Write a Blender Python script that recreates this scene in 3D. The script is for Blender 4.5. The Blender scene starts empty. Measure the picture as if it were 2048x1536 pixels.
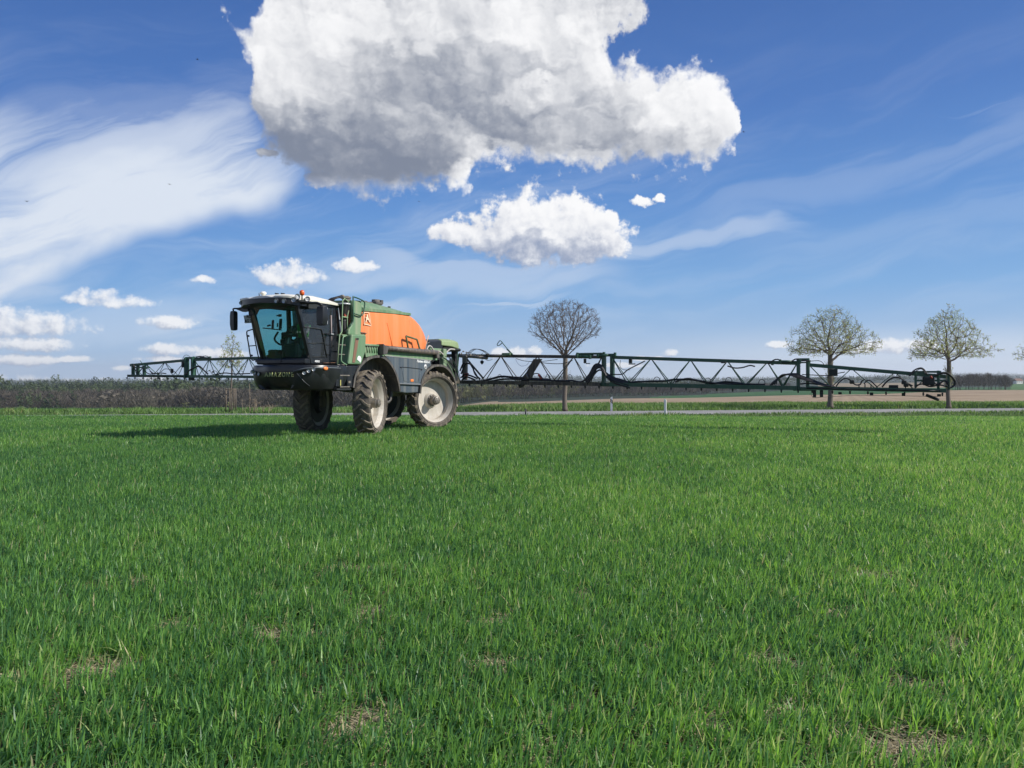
import bpy, bmesh, math, random
import numpy as np
from mathutils import Vector, Matrix, noise as mnoise

S = bpy.context.scene
COL = S.collection
# ------------------------------------------------------------------ camera, light, exposure
EYE = 1.635                         # eye height above the crop field
FPX, HOR = 1500.0, 760.0            # focal length and horizon row of the 2048 px wide photograph
cam_d = bpy.data.cameras.new('camera')
cam_d.sensor_width = 36.0
cam_d.lens = 36.0 * FPX / 2048.0
cam_d.shift_y = -8.0 / 2048.0
cam_d.clip_start = 0.05
cam_d.clip_end = 20000
cam = bpy.data.objects.new('camera', cam_d)
cam.location = (0, 0, EYE)
cam.rotation_euler = (math.radians(90), 0, 0)
COL.objects.link(cam)
S.camera = cam
SUN_EL, SUN_AZ = math.radians(37), math.radians(102)      # azimuth clockwise from +Y (view direction)
sdir = Vector((math.sin(SUN_AZ) * math.cos(SUN_EL), math.cos(SUN_AZ) * math.cos(SUN_EL), math.sin(SUN_EL)))
sd = bpy.data.lights.new('sun', 'SUN')
sd.energy = 4.8
sd.angle = math.radians(0.5)
sd.color = (1.0, 0.95, 0.87)
so = bpy.data.objects.new('sun', sd)
so.rotation_euler = (-sdir).to_track_quat('-Z', 'Y').to_euler()
so.location = (40, -10, 40)
COL.objects.link(so)
S.view_settings.view_transform = 'Standard'
S.view_settings.look = 'None'
S.view_settings.exposure = 0.3
S.view_settings.gamma = 1.0
S.cycles.max_bounces = 8
S.cycles.diffuse_bounces = 3
S.cycles.glossy_bounces = 3
S.cycles.transmission_bounces = 6
S.cycles.transparent_max_bounces = 12
S.cycles.use_denoising = True

# ------------------------------------------------------------------ sky
class K:
    """thin wrapper so that shader maths reads like maths"""
    def __init__(s, nt, sock): s.nt = nt; s.s = sock
    def _m(s, op, *o, clamp=False):
        n = s.nt.nodes.new('ShaderNodeMath'); n.operation = op; n.use_clamp = clamp
        for i, v in enumerate((s,) + o):
            if isinstance(v, K): s.nt.links.new(v.s, n.inputs[i])
            else: n.inputs[i].default_value = v
        return K(s.nt, n.outputs[0])
    def __add__(s, o): return s._m('ADD', o)
    __radd__ = __add__
    def __mul__(s, o): return s._m('MULTIPLY', o)
    __rmul__ = __mul__
    def __sub__(s, o): return s._m('SUBTRACT', o)
    def __rsub__(s, o): return (s * -1.0) + o
    def __truediv__(s, o): return s._m('DIVIDE', o)
    def mx(s, o): return s._m('MAXIMUM', o)
    def mn(s, o): return s._m('MINIMUM', o)
    def clamp(s): return s._m('ADD', 0.0, clamp=True)
    def smooth(s, a, b):
        n = s.nt.nodes.new('ShaderNodeMapRange'); n.interpolation_type = 'SMOOTHSTEP'
        s.nt.links.new(s.s, n.inputs[0]); n.inputs[1].default_value = a; n.inputs[2].default_value = b
        return K(s.nt, n.outputs[0])
    def curve(s, pts, lo, hi):
        """piecewise smooth function; pts in (x, y), y rescaled to 0..1 inside the node"""
        ys = [p[1] for p in pts]; y0, y1 = min(ys), max(ys)
        n = s.nt.nodes.new('ShaderNodeFloatCurve'); c = n.mapping.curves[0]
        q = [((x - lo) / (hi - lo), (y - y0) / (y1 - y0 + 1e-9)) for x, y in pts]
        c.points[0].location = q[0]; c.points[1].location = q[-1]
        for p in q[1:-1]: c.points.new(*p)
        n.mapping.use_clip = True; n.mapping.extend = 'HORIZONTAL'; n.mapping.update()
        t = (s - lo) / (hi - lo)
        s.nt.links.new(t.s, n.inputs['Value'])
        return K(s.nt, n.outputs[0]) * (y1 - y0) + y0
def comb(nt, x, y, z=0.0):
    n = nt.nodes.new('ShaderNodeCombineXYZ')
    for i, v in enumerate((x, y, z)):
        if isinstance(v, K): nt.links.new(v.s, n.inputs[i])
        else: n.inputs[i].default_value = v
    return n.outputs[0]
def nz(nt, vec, scale, detail=5, rough=0.55, dist=0.0, lac=2.0):
    n = nt.nodes.new('ShaderNodeTexNoise'); n.noise_dimensions = '2D'
    nt.links.new(vec, n.inputs['Vector'])
    n.inputs['Scale'].default_value = scale; n.inputs['Detail'].default_value = detail
    n.inputs['Roughness'].default_value = rough; n.inputs['Distortion'].default_value = dist
    n.inputs['Lacunarity'].default_value = lac
    return K(nt, n.outputs[0])
def vo(nt, vec, scale, detail=3, rough=0.5):
    n = nt.nodes.new('ShaderNodeTexVoronoi'); n.voronoi_dimensions = '2D'; n.feature = 'F1'; n.normalize = True
    nt.links.new(vec, n.inputs['Vector'])
    n.inputs['Scale'].default_value = scale; n.inputs['Detail'].default_value = detail
    n.inputs['Roughness'].default_value = rough
    return K(nt, n.outputs['Distance'])
def mixc(nt, f, a, b):
    n = nt.nodes.new('ShaderNodeMix'); n.data_type = 'RGBA'
    for k, v in ((0, f), (6, a), (7, b)):
        if isinstance(v, K): nt.links.new(v.s, n.inputs[k])
        elif hasattr(v, 'is_linked'): nt.links.new(v, n.inputs[k])
        elif k == 0: n.inputs[0].default_value = v
        else: n.inputs[k].default_value = (*v, 1)
    return n.outputs[2]

# sky directions are written in hundredths of a radian-ish units: A to the right, B up
def ang(px, py):
    a = math.atan((px - 1024) / FPX)
    return 1024 + FPX * a, -FPX * math.atan((HOR - py) / FPX * math.cos(a)) + HOR
def cl(pts): return [ang(*p) for p in pts]

# small cumulus: centre, half width, height above the flat base, depth below it
PUFFS = [(1075,468,150,84,62),(1010,480,95,44,28),(915,462,62,22,24),(1165,490,100,70,40),(1225,440,20,18,14),(1215,-30,84,80,84),(1170,40,60,60,70),(538,300,26,10,14),(640,360,34,16,18),(1040,420,40,30,30),(1150,425,50,34,30),
         (575,556,70,30,16),(712,528,42,14,14),
         (40,655,105,30,16),(-20,650,90,34,20),(60,690,75,14,12),(45,720,70,10,10),(140,718,30,7,6),
         (225,602,62,16,12),(165,600,34,14,10),(205,592,40,14,10),
         (340,646,52,14,12),(345,700,62,12,10),(330,718,46,7,7),(440,712,58,14,10),(410,560,20,8,8),(240,737,15,5,5),
         (1280,402,26,12,12),(1316,390,12,10,10),
         (1000,706,22,12,14),(1035,708,26,16,14),(1068,704,16,12,12),(1340,706,16,10,8),(1560,690,24,8,7),
         (1775,696,44,18,10),(1725,702,30,6,6),(1840,694,34,11,8),(1300,716,40,5,5),(1230,730,60,6,6),
         (70,772,60,16,14),(200,770,60,14,14),(-60,766,70,18,16),(120,770,30,10,12),(310,764,40,12,12)]
BIG_UP = [(-300,-700),(300,-500),(412,-200),(440,10),(470,50),(600,-400),(900,-700),(1160,-500),(1200,20),(1216,100),(1245,134),(1300,124),(1325,150),(1350,146),(1390,133),(1438,150),(1470,185),(1482,235),(1484,262),(1500,420),(1640,500)]
BIG_LO = [(-300,-690),(300,-440),(430,-60),(462,60),(500,130),(508,200),(525,262),(560,303),(615,350),(680,384),(780,380),(870,366),(905,374),(940,376),(950,328),(1050,324),(1150,332),(1260,326),(1340,326),(1420,318),(1465,296),(1484,264),(1500,110),(1640,50)]
# broad light and dark masses inside the clouds: centre, half sizes, amount
MASSES = [(900,190,250,75,-.34),(690,330,185,66,-.66),(585,262,130,60,-.25),(1150,215,130,36,-.22),(1290,292,120,34,-.28),(1010,255,120,30,-.15),
          (560,60,150,95,.38),(800,20,150,60,.22),(1085,60,110,85,.34),(1092,190,72,26,.36),(745,152,46,26,.26),(1400,210,90,90,.42),(908,350,40,24,.55),(1000,305,66,24,.34),(1230,170,90,55,.30),(640,190,60,30,.16),(1180,312,70,18,.2),
          (1085,505,140,30,-.55),(1090,425,110,40,.14),(930,470,60,14,-.10)]

def density_group():
    g = bpy.data.node_groups.new('cumulus_field', 'ShaderNodeTree')
    g.interface.new_socket('Vector', in_out='INPUT', socket_type='NodeSocketVector')
    g.interface.new_socket('Field', in_out='OUTPUT', socket_type='NodeSocketFloat')
    gi = g.nodes.new('NodeGroupInput'); go = g.nodes.new('NodeGroupOutput')
    vec0 = gi.outputs[0]
    # billow the outline: warp the coordinate a little before measuring the shapes
    w = g.nodes.new('ShaderNodeTexNoise'); w.noise_dimensions = '2D'
    g.links.new(vec0, w.inputs['Vector']); w.inputs['Scale'].default_value = 0.013; w.inputs['Detail'].default_value = 6; w.inputs['Roughness'].default_value = 0.62
    sub = g.nodes.new('ShaderNodeVectorMath'); sub.operation = 'SUBTRACT'; g.links.new(w.outputs['Color'], sub.inputs[0]); sub.inputs[1].default_value = (.5, .5, .5)
    scl = g.nodes.new('ShaderNodeVectorMath'); scl.operation = 'SCALE'; g.links.new(sub.outputs[0], scl.inputs[0]); scl.inputs['Scale'].default_value = 46
    # the warp shrinks towards the horizon, where clouds are far away
    sp0 = g.nodes.new('ShaderNodeSeparateXYZ'); g.links.new(vec0, sp0.inputs[0])
    Y0 = K(g, sp0.outputs[1])
    far = Y0.smooth(720, 380)                       # 0 at the horizon, 1 high up
    wk = far * 0.8 + 0.2
    g.links.new((wk * 46.0).s, scl.inputs['Scale'])
    add = g.nodes.new('ShaderNodeVectorMath'); add.operation = 'ADD'; g.links.new(vec0, add.inputs[0]); g.links.new(scl.outputs[0], add.inputs[1])
    sp = g.nodes.new('ShaderNodeSeparateXYZ'); g.links.new(add.outputs[0], sp.inputs[0])
    X, Y = K(g, sp.outputs[0]), K(g, sp.outputs[1])
    up = X.curve(cl(BIG_UP), -350, 1650); lo = X.curve(cl(BIG_LO), -350, 1650)
    # two overlapping bodies make the notch on the right shoulder
    big = ((Y - up).mn(lo - Y)) / 60.0
    ex = ((X - 1110) / 170.0); ey = ((Y - 10.0) / 150.0)
    e1 = 1.0 - (ex * ex + ey * ey)
    big = big.mn(1.0)
    acc = big
    for cx, cy, rx, ru, rd in PUFFS:
        ax, ay = ang(cx, cy)
        dx = (X - ax) / rx; dy = Y - ay
        q = (dy / rd).mx(dy / -ru)
        f = 1.0 - (dx * dx + q * q)
        acc = acc.mx(f)
    fine = vo(g, vec0, 0.03, 4, 0.62)
    fine2 = vo(g, vec0, 0.085, 3, 0.6)
    lump = nz(g, vec0, 0.028, 5, 0.58)
    rim = 1.0 - acc.smooth(0.25, 1.1) * 0.62
    body = acc + (lump - 0.5) * (big.smooth(0.2, -0.3) * 1.3 + 0.9)
    soft = X.smooth(640, 900) * 0.45 + 0.30
    out = body + ((0.36 - fine) * soft + (0.33 - fine2) * (1.0 - far) * 1.5) * rim
    g.links.new(out.s, go.inputs[0])
    return g

def build_world():
    w = bpy.data.worlds.new('World'); S.world = w; w.use_nodes = True
    nt = w.node_tree; nt.nodes.clear()
    out = nt.nodes.new('ShaderNodeOutputWorld'); bg = nt.nodes.new('ShaderNodeBackground')
    nt.links.new(bg.outputs[0], out.inputs[0])
    bg.inputs['Strength'].default_value = 0.081
    sky = nt.nodes.new('ShaderNodeTexSky'); sky.sky_type = 'NISHITA'; sky.sun_disc = False
    sky.sun_elevation = SUN_EL; sky.sun_rotation = SUN_AZ
    sky.altitude = 300; sky.air_density = 1.0; sky.dust_density = 0.15; sky.ozone_density = 3.0
    hs = nt.nodes.new('ShaderNodeHueSaturation'); nt.links.new(sky.outputs[0], hs.inputs['Color'])
    hs.inputs['Saturation'].default_value = 1.18; hs.inputs['Value'].default_value = 0.92
    tc = nt.nodes.new('ShaderNodeTexCoord')
    sp = nt.nodes.new('ShaderNodeSeparateXYZ'); nt.links.new(tc.outputs['Generated'], sp.inputs[0])
    dx, dy, dz = (K(nt, sp.outputs[i]) for i in range(3))
    A = dx._m('ARCTAN2', dy) * FPX + 1024.0
    B = dz._m('ARCSINE') * -FPX + HOR
    P = comb(nt, A, B, 0.0)
    # the clear sky: Nishita, pulled towards the deep spring blue and the pale rim at the horizon
    rp = nt.nodes.new('ShaderNodeValToRGB'); e = rp.color_ramp.elements
    stops = [(0.0, (4.6, 6.0, 8.0)), (0.06, (3.6, 5.3, 8.0)), (0.16, (2.1, 4.3, 7.8)), (0.30, (1.25, 3.05, 6.9)), (0.46, (0.80, 2.05, 5.6)), (0.70, (0.50, 1.35, 4.2)), (1.0, (0.40, 1.1, 3.5))]
    e[0].position, e[0].color = 0.0, tuple(c / 10 for c in stops[0][1]) + (1,)
    e[1].position, e[1].color = 1.0, tuple(c / 10 for c in stops[-1][1]) + (1,)
    for p, c in stops[1:-1]:
        q = e.new(p); q.color = tuple(x / 10 for x in c) + (1,)
    nt.links.new(((HOR - B) / 1100.0 + (700.0 - A).mx(0.0) / 9000.0).s, rp.inputs[0])
    rs = nt.nodes.new('ShaderNodeVectorMath'); rs.operation = 'SCALE'; nt.links.new(rp.outputs[0], rs.inputs[0]); rs.inputs['Scale'].default_value = 10.0
    base = mixc(nt, 0.85, hs.outputs[0], rs.outputs[0])
    # ---- thin high cloud: soft sheets and streaks
    sw = nz(nt, P, 0.004, 3, 0.5)
    Bw = B + (sw - 0.5) * 90.0
    def streak(rot, sx, sy, sc, det=6, rough=0.6):
        c, s_ = math.cos(rot), math.sin(rot)
        u = (A * c + Bw * s_) * sx; v = (A * -s_ + Bw * c) * sy
        return nz(nt, comb(nt, u, v, 0.3), sc, det, rough, 0.4)
    s1 = streak(math.radians(-22), 0.35, 1.6, 0.008)
    s2 = streak(math.radians(-12), 0.22, 1.7, 0.010)
    # the large sheet on the left: crisp lower edge, ragged top
    lo = (A + (s1 - 0.5) * 60).curve(cl([(-300,700),(-60,620),(60,548),(180,512),(330,472),(430,440),(540,415),(600,375),(640,330),(760,300)]), -350, 800)
    e_lo = (lo - Bw + 12.0).smooth(-14, 34)
    upc = A.curve(cl([(-300,330),(0,300),(140,240),(260,235),(420,255),(560,310),(640,330),(760,300)]), -350, 800)
    e_up = (Bw - upc + (s1 - 0.5) * 160).smooth(-60, 130)
    xf = A.smooth(690, 560)
    sheet = e_lo * e_up * xf * (s1 * 1.9 + 0.02).clamp()
    up2 = A.curve(cl([(-300,130),(0,215),(150,200),(300,190),(480,200),(560,300),(760,300)]), -350, 800)
    veil = (B - up2 + (s1 - 0.5) * 200).smooth(-40, 120) * (lo - B).smooth(-20, 120) * xf * (s1 - 0.24).smooth(0, 0.34) * 0.75
    low = (B - 455).smooth(0, 120) * A.smooth(480, 60) * (s2 - 0.33).smooth(0, 0.3) * 0.6 * B.smooth(700, 600)
    def band(pts, hw, amp, x0, x1):
        c = A.curve(cl(pts), pts[0][0] - 300, pts[-1][0] + 300)
        d = ((Bw - c + (s2 - 0.5) * 40) / hw); d = d * d
        return (1.0 - d).smooth(0, 1) * A.smooth(x0, x0 + 160) * A.smooth(x1, x1 - 160) * amp * (s2 - 0.18).smooth(0, 0.34)
    hi = sheet.mx(veil).mx(low)
    hi = hi.mx(band([(560,620),(800,545),(1000,540),(1200,520),(1380,482),(1560,448)], 18, 0.42, 560, 1640))
    hi = hi.mx(band([(600,570),(760,520),(900,560),(1100,560),(1300,520)], 40, 0.42, 640, 1300))
    hi = hi.mx(band([(300,650),(500,622),(700,600),(900,625)], 26, 0.5, 220, 900))
    hi = hi.mx(band([(1250,460),(1500,400),(1800,345),(2060,262)], 34, 0.15, 1300, 2500))
    hi = hi.mx(band([(1300,520),(1600,470),(1900,430),(2200,380)], 36, 0.12, 1400, 2500))
    hi = hi.mx(band([(1790,228),(1880,226),(1950,222)], 3, 0.16, 1760, 1990))
    hi = hi.mx(band([(940,610),(1020,605),(1100,600)], 5, 0.4, 860, 1200))
    hi = hi.mx(band([(-100,650),(200,640),(420,640),(700,660),(1000,690)], 60, 0.35, -300, 900))
    # faint mottled veil everywhere between the clouds
    hi = hi.mx((s2 - 0.38).smooth(0, 0.4) * (A.smooth(1500, 900) * 0.13 + 0.15) * B.smooth(60, 420))
    # white band low over the horizon
    hz = (B - 560).smooth(0, 200)
    lowband = hz * (A.smooth(1150, 1750) * 0.75 + 0.12) * (B - 640).smooth(0, 70) * (s2 * 0.7 + 0.6)
    hi = hi.mx(lowband.clamp() * 0.85)
    col = mixc(nt, hi.clamp(), base, (7.2, 7.9, 9.0))
    # ---- cumulus
    g = density_group()
    def D(vec):
        n = nt.nodes.new('ShaderNodeGroup'); n.node_tree = g; nt.links.new(vec, n.inputs[0]); return K(nt, n.outputs[0])
    d0 = D(P)
    d1 = D(comb(nt, A + 9.0, B - 10.0, 0.0))
    d2 = D(comb(nt, A + 34.0, B - 30.0, 0.0))
    far = B.smooth(700, 420)
    a1_ = d0.smooth(-0.14, 0.46 ); a2_ = d0.smooth(-0.25, 0.95); lw_ = B.smooth(600, 500); a = a2_ + (a1_ - a2_) * lw_
    emb = (d0 - d1).mx(-1.0).mn(1.0) * 0.34 + (d0 - d2).mx(-1.2).mn(1.2) * 0.20 * far
    big = (B - 395).smooth(0, -25) * (A - 1700).smooth(0, -100)
    blob = nz(nt, P, 0.0075, 5, 0.55, 0.1)
    blob2 = nz(nt, comb(nt, A * 0.8 + 31.0, B * 1.25, 0.0), 0.02, 4, 0.55, 0.0)
    # rounded billows, lit from the upper right
    PW = comb(nt, A + (blob - 0.5) * 130.0 + (blob2 - 0.5) * 46.0, (B + (blob2 - 0.5) * 120.0) * 1.25, 0.0)
    sh_ = nt.nodes.new('ShaderNodeVectorMath'); sh_.operation = 'ADD'; nt.links.new(PW, sh_.inputs[0]); sh_.inputs[1].default_value = (13.0, -17.0, 0)
    b_a = vo(nt, PW, 0.0070, 3, 0.42); b_b = vo(nt, sh_.outputs[0], 0.0070, 3, 0.42)
    puff = (b_b - b_a) * 1.9 + (0.36 - b_a) * 0.7
    Aw = A + (blob - 0.5) * 190.0; Bw2 = B + (blob2 - 0.5) * 110.0
    msum = blob * 0.0
    for cx, cy, rx, ry, amt in MASSES:
        ax, ay = ang(cx, cy)
        u = (Aw - ax) / rx; v = (Bw2 - ay) / ry
        msum = msum + (1.0 - (u * u + v * v) * 0.5).mx(0.0).smooth(0, 1) * amt
    lb = 0.24 + msum * 0.95 + (blob - 0.5) * 0.45 + (blob2 - 0.5) * 0.18 + puff * 0.68 + d0.smooth(0.7, 0.2) * 0.16
    ls = 0.42 + far * 0.06 + msum * 0.9 + puff * 0.35 * far + (blob2 - 0.5) * 0.3
    lum = ls + (lb - ls) * big + emb * (1.0 - big * 0.25) * (2.2 - far * 1.2)
    lum = lum.smooth(-0.55, 1.05)
    dark = mixc(nt, big, (3.1, 3.7, 5.2), (2.15, 2.5, 3.3))
    cc = mixc(nt, lum, dark, (9.9, 9.9, 10.0))
    col = mixc(nt, a * (0.86 + far * 0.14), col, cc)
    nt.links.new(col, bg.inputs['Color'])
    w.cycles.sampling_method = 'MANUAL'; w.cycles.sample_map_resolution = 512
build_world()
# ------------------------------------------------------------------ helpers
R = math.radians
def tag(o, label=None, cat=None, group=None, kind=None):
    if label: o['label'] = label
    if cat: o['category'] = cat
    if group: o['group'] = group
    if kind: o['kind'] = kind
    return o
def empty(name, loc=(0, 0, 0), rz=0.0, parent=None):
    o = bpy.data.objects.new(name, None); COL.objects.link(o)
    o.location = loc; o.rotation_euler = (0, 0, rz); o.empty_display_size = 0.3
    if parent: o.parent = parent
    return o
def np_mesh(name, V, loops, starts, mat=None, parent=None, smooth=False, attrs=None):
    """mesh from flat numpy arrays"""
    me = bpy.data.meshes.new(name)
    V = np.asarray(V, np.float32)
    me.vertices.add(len(V)); me.vertices.foreach_set('co', V.ravel())
    me.loops.add(len(loops)); me.loops.foreach_set('vertex_index', np.asarray(loops, np.int32))
    me.polygons.add(len(starts)); me.polygons.foreach_set('loop_start', np.asarray(starts, np.int32))
    me.update(calc_edges=True)
    if smooth: me.polygons.foreach_set('use_smooth', np.ones(len(starts), bool))
    for k, a in (attrs or {}).items():
        at = me.attributes.new(k, 'FLOAT', 'POINT'); at.data.foreach_set('value', np.asarray(a, np.float32))
    if mat is not None:
        for m in (mat if isinstance(mat, (list, tuple)) else [mat]): me.materials.append(m)
    o = bpy.data.objects.new(name, me); COL.objects.link(o)
    if parent: o.parent = parent
    return o
class MB:
    """collects shapes and links them as ONE mesh object"""
    def __init__(s): s.v = []; s.f = []; s.sm = []
    def add(s, v, f, smooth=False):
        n = len(s.v); s.v += [tuple(p) for p in v]
        s.f += [tuple(i + n for i in q) for q in f]; s.sm += [smooth] * len(f)
        return s
    def box(s, c, d, rot=None, bev=0.0):
        x, y, z = (q / 2 for q in d)
        if bev <= 0:
            P = [(sx * x, sy * y, sz * z) for sz in (-1, 1) for sx, sy in ((-1, -1), (1, -1), (1, 1), (-1, 1))]
            Fc = [(3, 2, 1, 0), (4, 5, 6, 7), (0, 1, 5, 4), (1, 2, 6, 5), (2, 3, 7, 6), (3, 0, 4, 7)]
        else:
            b = min(bev, x * .9, y * .9, z * .9)
            P = []; Fc = []
            rings = [(x - b, y - b, -z), (x, y, -z + b), (x, y, z - b), (x - b, y - b, z)]
            for X, Y, Z in rings:
                k = b if X == x else b * .4
                P += [(-X + k, -Y, Z), (X - k, -Y, Z), (X, -Y + k, Z), (X, Y - k, Z), (X - k, Y, Z), (-X + k, Y, Z), (-X, Y - k, Z), (-X, -Y + k, Z)]
            for r in range(3):
                for i in range(8):
                    j = (i + 1) % 8
                    Fc.append((r * 8 + i, r * 8 + j, r * 8 + 8 + j, r * 8 + 8 + i))
            Fc.append(tuple(reversed(range(8)))); Fc.append(tuple(range(24, 32)))
        M = Matrix.Translation(Vector(c)) @ ((rot if isinstance(rot, Matrix) else Matrix.Rotation(rot, 4, 'Z')) if rot is not None else Matrix())
        return s.add([M @ Vector(p) for p in P], Fc)
    def tube(s, pts, r, n=8, caps=True, smooth=True):
        pts = [Vector(p) for p in pts]; m = len(pts)
        rr = r if isinstance(r, (list, tuple)) else [r] * m
        t0 = (pts[1] - pts[0]).normalized()
        up = Vector((0, 0, 1)) if abs(t0.z) < 0.9 else Vector((1, 0, 0))
        x = t0.cross(up).normalized(); V = []
        for i, p in enumerate(pts):
            t = (pts[min(i + 1, m - 1)] - pts[max(i - 1, 0)])
            t = t.normalized() if t.length > 1e-9 else t0
            x = (x - t * x.dot(t)); x = x.normalized() if x.length > 1e-6 else t.orthogonal().normalized()
            y = t.cross(x)
            for k in range(n):
                a = 2 * math.pi * k / n
                V.append(p + (x * math.cos(a) + y * math.sin(a)) * rr[i])
        Fc = [(i * n + k, i * n + (k + 1) % n, (i + 1) * n + (k + 1) % n, (i + 1) * n + k) for i in range(m - 1) for k in range(n)]
        if caps: Fc += [tuple(reversed(range(n))), tuple(range((m - 1) * n, m * n))]
        return s.add(V, Fc, smooth)
    def cyl(s, p0, p1, r0, r1=None, n=16, smooth=True):
        return s.tube([p0, p1], [r0, r1 if r1 is not None else r0], n, True, smooth)
    def lathe(s, prof, M=None, n=32, closed=False, smooth=True, caps=False):
        """profile (radius, axial) turned about local Y"""
        M = M or Matrix(); V = []
        for r, y in prof:
            for k in range(n):
                a = 2 * math.pi * k / n
                V.append(M @ Vector((r * math.cos(a), y, r * math.sin(a))))
        m = len(prof); Fc = []
        for i in range(m if closed else m - 1):
            j = (i + 1) % m
            for k in range(n):
                q = (k + 1) % n
                Fc.append((i * n + k, j * n + k, j * n + q, i * n + q))
        if caps: Fc += [tuple(range(n)), tuple(reversed(range((m - 1) * n, m * n)))]
        return s.add(V, Fc, smooth)
    def prism(s, poly, w0, w1, ax='y', smooth=False):
        """polygon (a, b) extruded along an axis: y -> (x, z) polygon, x -> (y, z), z -> (x, y)"""
        f = {'y': lambda a, b, w: (a, w, b), 'x': lambda a, b, w: (w, a, b), 'z': lambda a, b, w: (a, b, w)}[ax]
        n = len(poly)
        V = [f(a, b, w0) for a, b in poly] + [f(a, b, w1) for a, b in poly]
        Fc = [tuple(reversed(range(n))), tuple(range(n, 2 * n))] + [(i, (i + 1) % n, n + (i + 1) % n, n + i) for i in range(n)]
        return s.add(V, Fc, smooth)
    def loft(s, rings, closed=True, caps=True, smooth=True):
        n = len(rings[0]); V = [p for r in rings for p in r]; Fc = []
        for i in range(len(rings) - 1):
            for k in range(n if closed else n - 1):
                q = (k + 1) % n
                Fc.append((i * n + k, i * n + q, (i + 1) * n + q, (i + 1) * n + k))
        if caps: Fc += [tuple(reversed(range(n))), tuple(range((len(rings) - 1) * n, len(rings) * n))]
        return s.add(V, Fc, smooth)
    def build(s, name, mat, parent=None, bevel=0.0, solid=0.0, subsurf=0, auto=False):
        me = bpy.data.meshes.new(name); me.from_pydata(s.v, [], s.f); me.update()
        bm = bmesh.new(); bm.from_mesh(me); bmesh.ops.recalc_face_normals(bm, faces=bm.faces); bm.to_mesh(me); bm.free()
        me.polygons.foreach_set('use_smooth', s.sm)
        me.materials.append(mat)
        o = bpy.data.objects.new(name, me); COL.objects.link(o)
        if parent: o.parent = parent
        if solid: m = o.modifiers.new('solid', 'SOLIDIFY'); m.thickness = solid; m.offset = 0
        if bevel:
            m = o.modifiers.new('bevel', 'BEVEL'); m.width = bevel; m.segments = 2; m.limit_method = 'ANGLE'; m.angle_limit = R(35)
        if subsurf: m = o.modifiers.new('sub', 'SUBSURF'); m.levels = m.render_levels = subsurf
        return o

def sharp_smooth(o, deg=35):
    me = o.data
    me.polygons.foreach_set('use_smooth', [True] * len(me.polygons))
    me.set_sharp_from_angle(angle=R(deg))
    return o

def nodes_of(name):
    m = bpy.data.materials.new(name); m.use_nodes = True; nt = m.node_tree
    return m, nt, nt.nodes['Principled BSDF']
def mat(name, col, rough=0.5, metal=0.0, dirt=None, amt=0.35, scale=3.0, spec=0.5, bump=0.0, coat=0.0, var=0.12, low=0.0, streak=0.0):
    """painted / moulded surface: slight tone variation and patches of dust (dirt colour)"""
    m, nt, b = nodes_of(name)
    tc = nt.nodes.new('ShaderNodeTexCoord'); v = tc.outputs['Object']
    n1 = nz(nt, v, scale, 6, 0.62); 
    c0 = tuple(x * (1 - var) for x in col); c1 = tuple(min(1, x * (1 + var)) for x in col)
    c = mixc(nt, n1.smooth(0.3, 0.7), c0, c1)
    b.inputs['Roughness'].default_value = rough
    if dirt:
        n2 = nz(nt, v, scale * 2.7, 8, 0.7)
        f = n2.smooth(0.42, 0.68) * amt
        if streak:
            mp = nt.nodes.new('ShaderNodeMapping'); mp.inputs['Scale'].default_value = (1.0, 1.0, 0.12); nt.links.new(v, mp.inputs[0])
            f = f + nz(nt, mp.outputs[0], 9.0, 5, 0.65).smooth(0.48, 0.72) * streak
        if low:
            sp = nt.nodes.new('ShaderNodeSeparateXYZ'); nt.links.new(v, sp.inputs[0])
            f = f + K(nt, sp.outputs[2]).smooth(low + 0.5, low - 0.5) * amt
        c = mixc(nt, f.clamp(), c, dirt)
        nt.links.new((f * 0.4 + rough).clamp().s, b.inputs['Roughness'])
    nt.links.new(c, b.inputs['Base Color'])
    b.inputs['Metallic'].default_value = metal
    b.inputs['Specular IOR Level'].default_value = spec
    b.inputs['Coat Weight'].default_value = coat
    if bump:
        bp = nt.nodes.new('ShaderNodeBump'); bp.inputs['Strength'].default_value = bump; bp.inputs['Distance'].default_value = 0.02
        nt.links.new(nz(nt, v, scale * 8, 4, 0.6).s, bp.inputs['Height']); nt.links.new(bp.outputs[0], b.inputs['Normal'])
    return m
DUST = (0.30, 0.24, 0.17)
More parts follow.
